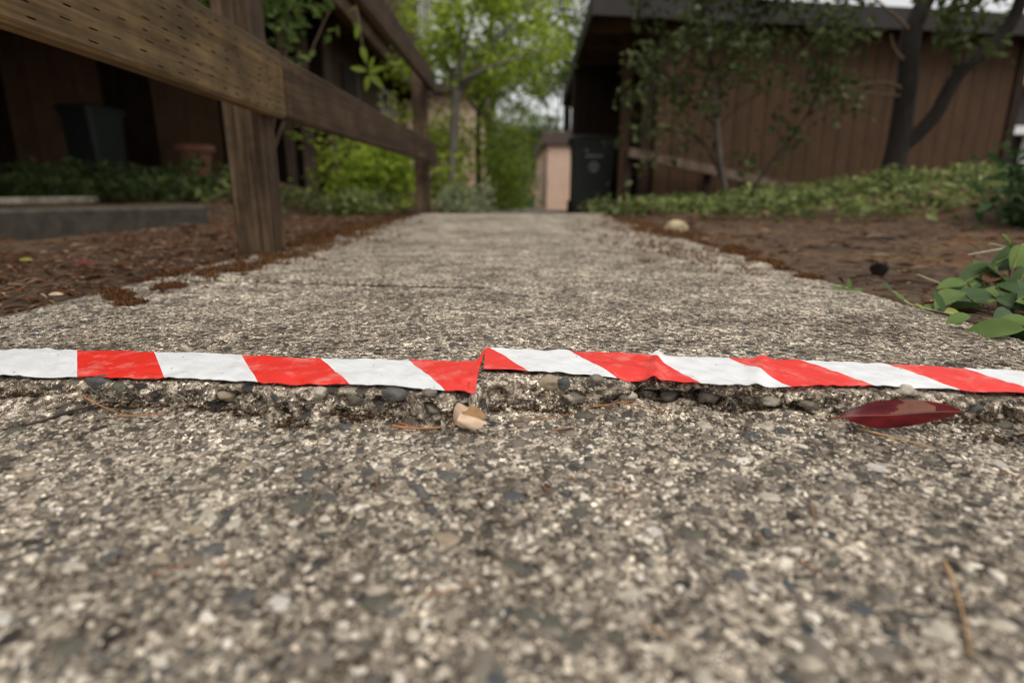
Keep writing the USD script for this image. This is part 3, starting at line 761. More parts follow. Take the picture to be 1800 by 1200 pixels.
# curled tan leaf in the middle
t = thing('fallen_leaf', 'small curled pale tan leaf standing below the tape overlap', 'leaf')
Yl = 0.414


def tan_pt(x, y, dy=0.0): return on_y(x, y, Yl + dy)


v, f = leaf_shape(1.0, 1.0, 0.0, 0.0, 13, 9)
sd = v[:, 0] / 0.5
a_, b_ = tan_pt(818, 753, 0.0), tan_pt(806, 707, 0.008)
L = np.linalg.norm(b_ - a_)
m = (np.stack([v[:, 0] * 0.0165, v[:, 1] * L, -0.004 * sd ** 2 + 0.002 * v[:, 1]], -1), f)
obj('blade', orient(m, a_, b_ - a_, (-0.15, -1, 0.2)), 'tan_leaf', t, smooth=True)
a_, b_ = tan_pt(806, 737, -0.002), tan_pt(853, 751, -0.006)
q = np.linspace(0, 1, 12)
th = np.linspace(-0.5, 3.6, 14)
Q, TH = np.meshgrid(q, th, indexing='ij')
Q = Q * (1.05 - 0.5 * np.abs((TH - 1.3) / 2.3) ** 1.4 + 0.05 * np.sin(TH * 7))
ax = (b_ - a_) / np.linalg.norm(b_ - a_)
e2 = np.cross(ax, [0, -1, 0]); e2 /= np.linalg.norm(e2)
e1 = np.cross(e2, ax)
R_ = (0.0043 + 0.0012 * np.sin(Q * 3.0) + 0.0006 * np.sin(TH * 5 + Q * 3)) * (1 - 0.16 * (TH - 1.5) / 2)
sgn = 1 if e2[2] > 0 else -1
pts = a_ + (b_ - a_) * Q[..., None] * 1.0 + R_[..., None] * (np.cos(TH)[..., None] * e1 + sgn * np.sin(TH)[..., None] * e2)
obj('rolled_edge', (pts.reshape(-1, 3), grid_faces(12, 14)), 'tan_leaf', t, smooth=True)
v2, f2_ = leaf_shape(0.020, 0.011, 0.3, 0.15, 9, 5)
obj('curled_edge', orient((v2, f2_), tan_pt(812, 722, 0.004), tan_pt(848, 728, 0.004) - tan_pt(812, 722, 0.004), (0.1, -0.6, 0.8)), 'tan_leaf_dark', t, smooth=True)

# green leaf, orange stem beside it
t = thing('fallen_leaf', 'tiny narrow green leaf propped in the crease below the right tape', 'leaf')
a = on_z(1368, 729, -0.028)
obj('blade', orient(leaf_shape(0.021, 0.008, 0.35, 0.05), a, (0.85, 0.1, 0.45), (0.1, -0.7, 0.6)), 'fresh_leaf_dark', t, smooth=True)
obj('stalk', tube(spline([on_z(1270, 706, -0.020), on_z(1310, 712, -0.024), on_z(1345, 724, -0.026), a]), 0.0007, 5), 'needle_pale', t)


def needle(pts, label, group=None, r=0.0006, m='needle', z=None):
    """A dry pine needle through pixels on the lower slab."""
    P = []
    for px, py in pts:
        p = on_z(px, py, LOW)
        for _ in range(3):
            p = on_z(px, py, float(lower_z(p[0], min(p[1], 0.45))) + 0.0022)
        P.append(p)
    P = spline(P, 10) if len(P) > 2 else np.linspace(P[0], P[1], 4)
    obj('pine_needle', tube(P, np.linspace(r, r * 0.55, len(P)), 5), m, smooth=True, label=label, cat='pine needle', group=group)


NG = 'pine needles scattered on the near slab'
needle([(905, 740), (950, 735), (1010, 728)], 'longest orange pine needle in the crease right of the curled tan leaf')
needle([(968, 756), (1012, 750)], 'short straight orange pine needle on the slab below the longest crease needle')
needle([(1085, 706), (1130, 716), (1172, 726)], 'orange pine needle sloping down right below the dark gap under the tape')
needle([(1030, 716), (1080, 709), (1120, 703)], 'orange pine needle lying along the step below the creased red stripe')
needle([(1020, 705), (1075, 714)], 'reddish pine needle crossing another just under the raised tape', m='needle')
needle([(1505, 752), (1560, 766), (1640, 786)], 'long straw coloured pine needle just below the dark red leaf', r=0.0009, m='needle_pale')
needle([(150, 692), (180, 714), (210, 726)], 'pinkish pine needle against the step at the far left', r=0.0009)
needle([(205, 730), (265, 728), (300, 722)], 'orange pine needle along the step foot near the left crack', r=0.0009)
needle([(690, 748), (760, 752), (830, 738)], 'brown twig like pine needle behind the curled tan leaf', r=0.0012)
needle([(700, 742), (740, 754)], 'thin frayed needle left of the curled tan leaf')
for a, b_ in [((1560, 835), (1563, 850)), ((1426, 880), (1432, 918)), ((1402, 982), (1468, 1024)), ((1122, 1092), (1186, 1120)), ((750, 1046), (842, 1022)), ((660, 838), (664, 862)), ((1078, 852), (1128, 884)), ((955, 855), (975, 868)), ((262, 1010), (350, 985)), ((388, 985), (402, 1012)),
              ((1740, 824), (1795, 838)), ((1005, 838), (1020, 850)), ((1330, 940), (1345, 948))]:
    needle([a, b_], 'short orange pine needle lying loose on the near concrete', NG, r=0.00045)
needle([(1660, 985), (1690, 1070), (1706, 1150)], 'long pale straw like needle nearest the lower right corner', r=0.0008, m='needle_pale')


def crumbs(name, spots, matname, label, seed, r=(0.001, 0.003), n=60, spread=18, flat=0.7, zfun=lower_z):
    rng = RNG(seed)
    ms = []
    for px, py, w in spots:
        c = on_z(px, py, LOW + 0.004)
        for _ in range(n):
            o = rng.normal(size=2) * [w / 3000, 0.0035]
            X, Y = c[0] + o[0], min(c[1] + o[1], float(slab_edge(c[0])) - 0.003)
            rr = rng.uniform(*r)
            ms.append(pebble_mesh(rng, [X, Y, float(zfun(X, Y)) + rr * 0.5 + abs(rng.normal()) * 0.002], rr, flat, OCT))
    return obj(name, join(ms), matname, smooth=False, label=label, cat='dirt', kind='stuff')


crumbs('dirt_crumbs', [(612, 730, 50), (640, 745, 30), (250, 715, 70), (390, 730, 60), (120, 690, 40), (1130, 712, 90), (1000, 700, 60), (1290, 706, 80), (900, 690, 40), (1660, 735, 40), (1740, 752, 70), (1780, 775, 50), (510, 752, 20), (460, 735, 20), (690, 745, 50)], 'dirt', 'dark crumbs of dirt and moss packed into the crease of the step', 55, r=(0.0005, 0.0019), n=110)


# ------------------------------------------------------------------ moss along the slab's edges
def moss(name, strokes, label, seed):
    """strokes: (px, py, half width in px, half depth in px). Short bristles over a low cushion."""
    rng = RNG(seed)
    P, H = [], []
    for px, py, w, h, *thin in strokes:
        n = int(150 * (w * h) ** 0.5 * 0.55)
        film = bool(thin)
        a, r = rng.uniform(0, 2 * np.pi, n), np.sqrt(rng.random(n))
        x, y = px + w * r * np.cos(a), py + h * r * np.sin(a)
        p = on_z(x, y, 0.004)
        k = fb(p[:, 0], p[:, 1], s=38.0, o=3, seed=seed) > (0.06 if film else -0.02) + 0.22 * (r - 0.5)
        if film:
            k &= rng.random(n) < thin[0]
        P.append(p[k]); H.append(((1 - r ** 2) * (0.001 if film else 0.006) + 0.001)[k])
    P, H = np.vstack(P), np.concatenate(H)
    P[:, 2] = np.where((P[:, 0] > edge_l(P[:, 1])) & (P[:, 0] < edge_r(P[:, 1])), upper_z(P[:, 0], P[:, 1]), ground_z(P[:, 0], P[:, 1])) + H * rng.uniform(0, 1, len(P)) * (0.6 + 0.8 * fb(P[:, 0], P[:, 1], s=70.0, seed=seed + 1))
    n = len(P)
    f, nr = scatter_dirs(rng, n, 0.1)
    f = f * 0.8 + [0, 0, 0.5]
    size = rng.uniform(0.004, 0.011, n) * np.clip(P[:, 1] / 1.2, 0.8, 1.8)
    obj(name, place(LEAF4, P, f, nr, size, size * 0.45), 'moss_brown', label=label, cat='moss', kind='stuff')


moss('moss', [(200, 518, 42, 9), (230, 530, 42, 8), (300, 505, 30, 5), (270, 493, 40, 7), (330, 486, 40, 8), (380, 488, 60, 8), (420, 476, 55, 10), (470, 462, 60, 10), (520, 448, 60, 12), (560, 432, 60, 11), (600, 418, 55, 10), (640, 404, 50, 9), (675, 393, 40, 7), (705, 385, 30, 5), (370, 455, 25, 5), (485, 440, 40, 10), (570, 415, 50, 8), (630, 398, 40, 6), (280, 512, 16, 4), (620, 420, 110, 16, 0.4), (520, 460, 120, 16, 0.35), (690, 395, 80, 10, 0.4), (380, 500, 120, 12, 0.25)],
     'dry brown moss matted along the left edge of the raised slab', 401)
moss('moss', [(1420, 489, 26, 4), (1385, 476, 32, 6), (1345, 462, 36, 7), (1300, 446, 40, 8), (1255, 433, 44, 9), (1200, 420, 50, 10), (1150, 409, 50, 8), (1110, 397, 42, 7), (1085, 388, 28, 5), (1120, 415, 120, 26, 0.5), (1230, 455, 130, 18, 0.5), (1160, 440, 110, 14, 0.5), (1310, 475, 110, 14, 0.4), (1060, 400, 80, 18, 0.5)],
     'dry brown moss creeping along the right edge of the raised slab', 402)


# ------------------------------------------------------------------ leaf litter
def litter(name, n, area, label, seed, size=(0.012, 0.04), flat=1.6):
    rng = RNG(seed)
    X, Y = rng.uniform(area[0], area[1], n), area[2] + (area[3] - area[2]) * rng.random(n) ** 1.4
    k = (X < edge_l(Y) - 0.004) | (X > edge_r(Y) + 0.02) | (Y > 4.15)
    k &= fb(X, Y, s=2.5, o=2, seed=seed) > -0.22
    X, Y = X[k], Y[k]
    n = len(X)
    Z = ground_z(X, Y) + rng.uniform(0.0, 0.006, n)
    f, nr = scatter_dirs(rng, n, flat, 0.8)
    s = rng.uniform(*size, n)
    obj(name, place(LEAF6, np.stack([X, Y, Z], -1), f, nr, s, s * rng.uniform(0.35, 0.9, n)), 'litter', label=label, cat='leaf litter', kind='stuff')


litter('leaf_litter', 17000, (-1.95, -0.6, 0.35, 4.2), 'brown fallen leaves and bark chips between the path and the low kerb', 501, (0.008, 0.03), 3.2)
litter('leaf_litter', 9000, (0.57, 3.2, 0.45, 4.5), 'sparse dry leaves scattered over bare soil right of the path', 502, (0.005, 0.02), 3.2)
def debris(name, n, area, label, seed):
    rng = RNG(seed)
    X, Y = rng.uniform(area[0], area[1], n), area[2] + (area[3] - area[2]) * rng.random(n) ** 1.4
    k = (X < edge_l(Y) - 0.01) | (X > edge_r(Y) + 0.01)
    X, Y = X[k], Y[k]
    n = len(X)
    f, nr = scatter_dirs(rng, n, 5.0, 0.6)
    q = rng.uniform(0.02, 0.08, n)
    obj(name, place(LEAF4, np.stack([X, Y, ground_z(X, Y) + 0.006], -1), f, nr, q, rng.uniform(0.004, 0.009, n)), 'litter', label=label, cat='twigs', kind='stuff')
    m = rng.random(n) < 0.45
    c = np.stack([X[m], Y[m], ground_z(X[m], Y[m])], -1) + rng.normal(size=(m.sum(), 3)) * [.05, .05, 0]
    tv, tf = np.array(OCT.vertices), np.array(OCT.faces)
    r = rng.uniform(0.003, 0.014, len(c))[:, None, None]
    v = c[:, None] + tv[None] * (1 + .25 * rng.normal(size=(len(c), len(tv), 1)).clip(-1.5, 1.5)) * r * [1.2, 1, .7]
    ok = (c[:, 0] < edge_l(c[:, 1]) - 0.02) | (c[:, 0] > edge_r(c[:, 1]) + 0.02)
    v = v[ok]
    obj('soil_clods', (v.reshape(-1, 3), (tf[None] + (np.arange(len(v)) * len(tv))[:, None, None]).reshape(-1, 3)), 'soil', smooth=False, label=label.replace('twigs and needles', 'crumbled earth clods'), cat='clods', kind='stuff')


debris('twigs', 1100, (0.58, 3.0, 0.5, 4.2), 'dry twigs and needles lying on the bare soil right of the path', 531)
debris('twigs', 900, (-1.9, -0.62, 0.5, 4.0), 'dry twigs and needles mixed into the brown litter left of the path', 532)
for (px, py, m, lab, L) in [(45, 464, 'yellow_leaf', 'yellow green leaf lying among brown litter at the left', 0.028), (148, 471, 'leaf_red', 'thin bright red leaf lying in the brown litter at the left', 0.045), (98, 525, 'tan_leaf', 'pale leaf at the left corner where litter meets the slab', 0.02)]:
    p = on_z(px, py, 0.0); p[2] = ground_z(p[0], p[1]) + 0.014
    obj('fallen_leaf', orient(leaf_shape(L, L * (0.2 if 'red' in m else 0.5), 0.2, 0.1), p - [L / 2, 0, 0], (1, 0.2, 0.05), (0.1, -0.4, 1)), m, smooth=True, label=lab, cat='leaf')

rng = RNG(520)
X, Y = rng.uniform(-0.62, 0.58, 420), 0.5 + 3.4 * rng.random(420) ** 1.5
k = (X > edge_l(Y) + .01) & (X < edge_r(Y) - .01) & (rng.random(420) < 0.25 + 0.75 * np.maximum(sm(-X, 0.25, 0.6), sm(X, 0.25, 0.55)))
X, Y = X[k], Y[k]
f, nr = scatter_dirs(rng, len(X), 4.0, 0.6)
q = rng.uniform(0.003, 0.012, len(X))
obj('leaf_bits', place(LEAF6, np.stack([X, Y, upper_z(X, Y) + 0.0015], -1), f, nr, q, q * rng.uniform(0.2, 0.7, len(X))), 'litter', label='tiny brown leaf and needle bits scattered on the raised slab', cat='leaf litter', kind='stuff')

# ------------------------------------------------------------------ low kerb at the left
A, B = np.array([-2.15, 0.5]), np.array([-1.52, 2.93])
d = (B - A) / np.linalg.norm(B - A)
nrm = np.array([-d[1], d[0]])
v, f = trimesh.remesh.subdivide_to_size(*box(0, 0.17, 0, np.linalg.norm(B - A), -0.12, 0.105, 0.012), max_edge=0.06)
v = v + 0.006 * np.stack([fb(*v.T, s=12, seed=i) for i in (1, 2, 3)], -1)
obj('kerb', (np.stack([A[0] + v[:, 0] * nrm[0] + v[:, 1] * d[0], A[1] + v[:, 0] * nrm[1] + v[:, 1] * d[1], v[:, 2]], -1), f), 'kerb_concrete', smooth=40, label='low stained concrete kerb edging the litter bed at the left', cat='kerb')
obj('board', beam((-3.05, 2.2, 0.12), (-1.95, 2.75, 0.135), 0.13, 0.03), 'grey_board', label='weathered grey board lying flat behind the low kerb', cat='board')

# ------------------------------------------------------------------ wooden fence
fence = thing('wooden_fence', 'weathered timber rail fence along the left side of the path', 'fence', (-0.645, 1.5, 0))


def cut_board(x0, x1, y0, y1, z0a, z0b, h, seed, slots=0):
    """A rail along y; its bottom rises from z0a to z0b. Incised slots are cut into the face towards the path."""
    v, f = box(x0, x1, y0, y1, 0, h, 0.006)
    B_ = m3.Manifold(m3.Mesh(np.asarray(v, np.float32), np.asarray(f, np.uint32)))
    if slots:
        rng = RNG(seed)
        cut = []
        for r, z in enumerate(np.linspace(0.014, h - 0.016, 9)):
            y = y0 + 0.02 + (0.026 if r % 2 else 0.0) + 0.008 * rng.random()
            while y < min(y1 - 0.03, y0 + slots):
                if rng.random() < 0.82:
                    l, dz = rng.uniform(0.013, 0.024), rng.normal() * 0.0015
                    hh = rng.uniform(0.0009, 0.0014)
                    pts = [(x1 + 0.002, y, z + dz), (x1 + 0.002, y + l, z + dz)] + [(x1 + 0.002, y + l * q, z + dz + e * hh) for q in (.2, .8) for e in (-1, 1)] + [(x1 - 0.008, y + l * q, z + dz + e * hh * .6) for q in (.15, .85) for e in (-1, 1)]
                    cut.append(m3.Manifold.hull_points(np.array(pts, np.float32)))
                y += rng.uniform(0.046, 0.058)
        B_ = B_ - m3.Manifold.batch_boolean(cut, m3.OpType.Add)
    mm = B_.to_mesh()
    v, f = np.array(mm.vert_properties[:, :3], float), np.array(mm.tri_verts)
    v[:, 2] += z0a + (v[:, 1] - y0) / (y1 - y0) * (z0b - z0a)
    return v, f


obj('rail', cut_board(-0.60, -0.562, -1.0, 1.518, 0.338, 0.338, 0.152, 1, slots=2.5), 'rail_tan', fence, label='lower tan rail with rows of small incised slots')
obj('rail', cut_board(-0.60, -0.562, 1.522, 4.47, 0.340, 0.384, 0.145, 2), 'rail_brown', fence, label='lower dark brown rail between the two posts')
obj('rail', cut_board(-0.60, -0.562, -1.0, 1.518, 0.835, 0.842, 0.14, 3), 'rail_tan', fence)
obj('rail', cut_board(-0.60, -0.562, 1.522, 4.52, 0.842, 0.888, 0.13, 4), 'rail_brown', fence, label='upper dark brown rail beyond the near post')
for k, (x, y, w) in enumerate([(-0.647, 1.49, 0.09), (-0.652, 4.32, 0.10)]):
    z0 = float(ground_z(x - 0.1, y)) - 0.1
    v, f = box(x - w / 2, x + w / 2, y - w / 2, y + w / 2, z0, 1.25 if k == 0 else 0.99, 0.006)
    v, f = trimesh.remesh.subdivide_to_size(v, f, max_edge=0.05)
    v[:, :2] += 0.004 * np.stack([fb(v[:, 0] * 0, v[:, 1] * 0, v[:, 2], s=4, seed=i + k) for i in (1, 2)], -1)
    obj('post', (v, f), 'post_wood', fence, smooth=30)
rng = RNG(5)
for (y, z) in [(1.494, 0.46), (1.498, 0.37), (1.545, 0.46), (1.542, 0.37), (4.33, 0.47), (4.33, 0.41), (4.33, 0.96), (4.33, 0.91)]:
    obj('nail_head', tube([(-0.5625, y, z), (-0.5608, y, z)], [0.0045, 0.004], 10), 'kerb_concrete', fence)


# ------------------------------------------------------------------ wheeled bins
def rrect(w, d, r, n=4):
    pts = []
    for cx, cy, a0 in ((w / 2 - r, d / 2 - r, 0), (-w / 2 + r, d / 2 - r, 90), (-w / 2 + r, -d / 2 + r, 180), (w / 2 - r, -d / 2 + r, 270)):
        for k in range(n + 1):
            a = math.radians(a0 + 90 * k / n)
            pts.append((cx + r * math.cos(a), cy + r * math.sin(a)))
    return np.array(pts)


def loft(sections):
    """sections: (w, d, r, x, y, z) stacked upwards."""
    R = [np.column_stack([rrect(w, d, r) + [x, y], np.full(20, z)]) for w, d, r, x, y, z in sections]
    v = np.vstack(R + [[R[0].mean(0)], [R[-1].mean(0)]])
    n, k = 20, len(R)
    i, j = np.meshgrid(np.arange(k - 1), np.arange(n), indexing='ij')
    q = np.stack([i * n + j, i * n + (j + 1) % n, (i + 1) * n + (j + 1) % n, (i + 1) * n + j], -1).reshape(-1, 4)
    j = np.arange(n)
    caps = np.vstack([np.stack([np.full(n, k * n), (j + 1) % n, j], 1), np.stack([np.full(n, k * n + 1), (k - 1) * n + j, (k - 1) * n + (j + 1) % n], 1)])
    return v, np.vstack([q[:, [0, 1, 2]], q[:, [0, 2, 3]], caps])


def wheelie_bin(label, x, y, z, rz, W, H, body_mat, mark=True, foot=0.72):
    t = thing('wheeled_bin', label, 'bin', (x, y, z), rz=rz)
    w, D = W, W * 1.05
    kw = dict(parent=t, world=False)
    obj('body', loft([(w * foot, D * .72, .04, 0, 0, 0.02), (w * (foot + .04), D * .75, .05, 0, 0, 0.08), (w * .93, D * .93, .05, 0, 0, H * .86), (w * .94, D * .94, .05, 0, 0, H * .87), (w * 1.0, D * 1.0, .05, 0, 0, H * .875), (w * 1.0, D * 1.0, .05, 0, 0, H * .925)]), body_mat, smooth=35, **kw)
    obj('lid', loft([(w * 1.04, D * 1.06, .06, 0, -.01, H * .928), (w * 1.05, D * 1.07, .06, 0, -.01, H * .95), (w * .96, D * .98, .08, 0, 0, H * .975), (w * .7, D * .7, .12, 0, 0.0, H * .998), (w * .3, D * .3, .08, 0, 0.0, H * 1.0)]), body_mat, smooth=35, **kw)
    obj('lid_handle', box(-w * .16, w * .16, -D * .58, -D * .5, H * .93, H * .955, .008), body_mat, **kw)
    obj('handle', tube([(-w * .34, D * .56, H * .9), (-w * .33, D * .62, H * .93), (w * .33, D * .62, H * .93), (w * .34, D * .56, H * .9)], .016, 8), body_mat, smooth=True, **kw)
    for s in (-1, 1):
        wh = obj('wheel', lathe([(.0, -.028), (.05, -.03), (.095, -.026), (.105, -.015), (.105, .015), (.095, .026), (.05, .03), (.0, .028)], n=22)[0][:, [2, 0, 1]] * [1, 1, 1] + [s * w * .44, D * .34, .105] if False else (lathe([(.0, -.028), (.05, -.03), (.095, -.026), (.105, -.015), (.105, .015), (.095, .026), (.05, .03), (.0, .028)], n=22)[0][:, [2, 0, 1]] + [s * w * .46, D * .36, .105], lathe([(.0, -.028), (.05, -.03), (.095, -.026), (.105, -.015), (.105, .015), (.095, .026), (.05, .03), (.0, .028)], n=22)[1]), 'tyre', smooth=35, **kw)
    obj('axle', tube([(-w * .46, D * .36, .105), (w * .46, D * .36, .105)], .012, 8), 'tyre', **kw)
    if mark:
        tilt = (D * .93 - D * .75) / 2 / (H * .78)

        def front(m):
            v, f = m
            yf = -(D * .75 / 2 + (v[:, 2] - 0.08) * tilt)
            return np.stack([v[:, 0], yf + v[:, 1], v[:, 2]], -1), f
        a = np.linspace(0, 2 * np.pi, 29)
        ring = tube(np.stack([.062 * np.cos(a), 0 * a - .004, H * .6 + .062 * np.sin(a)], -1), .0075, 6)
        obj('emblem', join([front(ring)] + [front(tube([(.05 * math.cos(q), -.004, H * .6 + .05 * math.sin(q)), (.028 * math.cos(q + 1.2), -.004, H * .6 + .028 * math.sin(q + 1.2)), (.036 * math.cos(q + 2.0), -.004, H * .6 + .036 * math.sin(q + 2.0))], .0085, 6)) for q in (0.5, 2.6, 4.7)]), 'bin_mark', smooth=True, **kw)
        obj('printed_line', front(box(-.115, .115, -.006, .004, H * .724, H * .742, .002)), 'bin_mark', **kw)
    return t


zb = float(ground_z(1.16, 8.6))
wheelie_bin('tall dark green wheeled bin with a pale round emblem beside the brown house', 1.165, 8.62, zb, math.radians(-4), 0.69, 1.10, 'bin_plastic')
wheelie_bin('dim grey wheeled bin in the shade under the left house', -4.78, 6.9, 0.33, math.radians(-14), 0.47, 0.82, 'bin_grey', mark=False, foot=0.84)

# terracotta pot
p = on_y(347, 300, 5.9)
pot = thing('flower_pot', 'terracotta flower pot standing in front of the left house', 'pot', (p[0], 5.9, 0.345))
obj('pot', lathe([(0, 0), (.11, 0), (.15, .23), (.178, .23), (.184, .285), (.166, .29), (.158, .26), (.14, .25), (0, .25)], n=32), 'terracotta', pot, smooth=35, world=False)
obj('soil', lathe([(0.0, .262), (.1, .268), (.155, .255)][::-1], n=20), 'soil', pot, world=False)

# ------------------------------------------------------------------ the brown house at the right
house = thing('brown_house', 'low brown board clad house with a deep flat eave right of the path', 'house', (1.75, 7.25, 0))
K = 0.15


def wallY(X, off=0.0): return 7.25 + K * (X - 1.75) + off


def frontal(x0, x1, z0, z1, thick=0.03, off=0.0, bev=0.004):
    """A board in the front wall."""
    L = (x1 - x0) * math.sqrt(1 + K * K)
    v, f = box(0, L, -thick, 0, z0, z1, bev)
    c, s = 1 / math.sqrt(1 + K * K), K / math.sqrt(1 + K * K)
    return np.stack([x0 + v[:, 0] * c - v[:, 1] * s, wallY(x0, off) + v[:, 0] * s + v[:, 1] * c, v[:, 2]], -1), f


obj('wall', frontal(1.70, 6.5, -0.3, 2.1, 0.04, 0.06), 'siding_dark', house)
nb = 24
for k in range(nb):
    x0 = 1.72 + (6.48 - 1.72) * k / nb
    obj('siding_board', frontal(x0 + 0.004, x0 + (6.48 - 1.72) / nb - 0.004, -0.25, 2.09, 0.022, 0.012), 'siding', house)
obj('corner_trim', frontal(6.48, 6.60, -0.25, 2.09, 0.05, 0.0), 'siding_dark', house)
# right side wall going back
obj('side_wall', beam((6.56, 8.1, 0.9), (6.9, 13.5, 0.9), 0.05, 2.5), 'siding', house)
roof_pts = np.array([(0.877, 6.87), (1.10, 13.2), (7.3, 14.0), (7.05, 7.79)])
ctr = roof_pts.mean(0)
prism = trimesh.creation.extrude_polygon(Polygon(ctr + (roof_pts - ctr) * 0.995), 0.06, engine='earcut'); prism.apply_translation([0, 0, 2.20])
obj('roof', (np.array(prism.vertices), np.array(prism.faces)), 'roof_brown', house)
sof = trimesh.creation.extrude_polygon(Polygon(ctr + (roof_pts - ctr) * 0.985), 0.02, engine='earcut'); sof.apply_translation([0, 0, 2.172])
obj('soffit', (np.array(sof.vertices), np.array(sof.faces)), 'eave_wood', house)
fz = 2.165
obj('fascia', beam((0.86, 6.84, fz), (7.08, 7.77, fz), 0.04, 0.235), 'fascia', house)
obj('fascia', beam((0.877, 6.90, fz), (1.10, 13.2, fz), 0.04, 0.235), 'fascia', house)
obj('fascia', beam((1.10, 13.2, fz), (7.3, 14.0, fz), 0.04, 0.235), 'fascia', house)
for k, y in enumerate([7.35, 8.15, 9.1, 10.2, 11.4, 12.5]):
    x0 = 0.9 + 0.035 * (y - 6.87)
    obj('rafter', box(x0 + 0.03, 1.72, y, y + 0.09, 2.03, 2.170, 0.004), 'eave_wood', house)
obj('eave_beam', box(1.66, 1.78, 7.3, 13.0, 1.95, 2.165, 0.004), 'siding_dark', house)
# recess wall behind the bin
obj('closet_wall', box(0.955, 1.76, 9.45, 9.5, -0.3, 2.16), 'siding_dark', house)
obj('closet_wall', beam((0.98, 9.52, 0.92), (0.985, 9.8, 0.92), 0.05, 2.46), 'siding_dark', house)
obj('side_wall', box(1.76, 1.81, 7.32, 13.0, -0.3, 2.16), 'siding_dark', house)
obj('post', box(1.375, 1.50, 7.62, 7.74, -0.3, 2.16, 0.005), 'siding', house)
obj('post', box(1.56, 1.685, 7.28, 7.40, -0.3, 2.16, 0.005), 'siding_dark', house)
a, b_ = on_y(1106, 268, 6.95), on_y(1392, 331, 7.28)
obj('sloping_rail', beam(a, b_, 0.08, 0.10), 'trim_wood', house, label='sloping brown rail fixed across the front wall')
for q in (0.0, 0.48):
    c = a + (b_ - a) * q
    obj('rail_post', box(c[0] - .04, c[0] + .04, c[1] + .04, c[1] + .12, -0.3, c[2] + .02, .004), 'siding_dark', house)

# ------------------------------------------------------------------ the dark house at the left
left = thing('timber_house', 'shaded dark timber house with an overhanging upper floor behind the left fence', 'house', (-4, 8.4, 0))
lk = dict(parent=left)
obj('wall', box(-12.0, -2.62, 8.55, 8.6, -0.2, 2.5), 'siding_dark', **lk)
for x0, x1 in ((-7.05, -5.72), (-5.02, -4.12)):
    n = max(2, int((x1 - x0) / 0.3))
    for k in range(n):
        w = (x1 - x0) / n
        obj('wall_panel', box(x0 + k * w + .003, x0 + (k + 1) * w - .003, 8.505, 8.545, 0.0, 2.45, .004), 'siding_left', **lk)
obj('door', box(-5.68, -5.06, 8.52, 8.545, 0.1, 2.1), 'siding_dark', **lk)
obj('post', box(-3.03, -2.93, 8.0, 8.1, 0.0, 2.5, .004), 'trim_wood', **lk)
obj('post', box(-2.80, -2.66, 8.0, 8.1, 0.0, 2.5, .004), 'trim_wood', **lk)
# side wall towards the path
ys = np.arange(8.62, 15.0, 0.32)
for k, y in enumerate(ys):
    if 12.05 < y + 0.16 < 13.55:
        obj('siding_board', box(-2.64, -2.60, y + .004, y + .316, 0.0, 1.35, .004), 'siding', **lk)
        obj('siding_board', box(-2.64, -2.60, y + .004, y + .316, 2.25, 2.5, .004), 'siding', **lk)
    else:
        obj('siding_board', box(-2.64, -2.60, y + .004, y + .316, 0.0, 2.5, .004), 'siding' if k % 5 else 'trim_wood', **lk)
y0, y1 = 12.06, 13.42
win = obj('window', join([box(-2.62, -2.56, y0, y1, 1.36, 1.42), box(-2.62, -2.56, y0, y1, 2.18, 2.24), box(-2.62, -2.56, y0, y0 + .06, 1.42, 2.18), box(-2.62, -2.56, y1 - .06, y1, 1.42, 2.18), box(-2.615, -2.57, (y0 + y1) / 2 - .02, (y0 + y1) / 2 + .02, 1.42, 2.18)]), 'white_paint', left)
obj('pane', box(-2.60, -2.595, y0 + .06, y1 - .06, 1.42, 2.18), 'window_glass', win, world=False)
# overhanging upper floor
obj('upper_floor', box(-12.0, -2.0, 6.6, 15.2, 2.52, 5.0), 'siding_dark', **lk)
for k in range(26):
    y = 6.62 + k * 0.33
    if not 13.3 < y + .16 < 14.7:
        obj('upper_board', box(-1.995, -1.965, y + .004, y + .326, 2.5, 5.0, .004), 'siding', **lk)
w2 = obj('window', join([box(-1.99, -1.93, 13.3, 14.75, 3.3, 3.38), box(-1.99, -1.93, 13.3, 14.75, 4.7, 4.78), box(-1.99, -1.93, 13.3, 13.38, 3.38, 4.7), box(-1.99, -1.93, 14.67, 14.75, 3.38, 4.7), box(-1.985, -1.935, 14.0, 14.05, 3.38, 4.7)]), 'white_paint', left)
obj('pane', box(-1.965, -1.955, 13.38, 14.67, 3.38, 4.7), 'window_glass', w2, world=False)
for k in range(9):
    y = 6.8 + k * 0.95
    obj('joist', box(-7.5, -2.1, y, y + .06, 2.34, 2.515, .004), 'eave_wood', **lk)
obj('beam', box(-2.16, -2.02, 6.6, 15.2, 2.30, 2.515, .005), 'eave_wood', **lk)
obj('deck', box(-12.0, -2.05, 0.6, 6.59, 2.56, 2.68), 'siding_dark', **lk)
for k in range(6):
    y = 0.8 + k * 0.95
    obj('joist', box(-7.5, -2.1, y, y + .06, 2.38, 2.555, .004), 'eave_wood', **lk)
obj('end_wall', box(-8.1, -8.0, -4.0, 8.5, 0, 2.55), 'siding_dark', **lk)
obj('door', box(-2.6, -2.575, 9.4, 10.2, 0.05, 2.1), 'siding_dark', **lk)


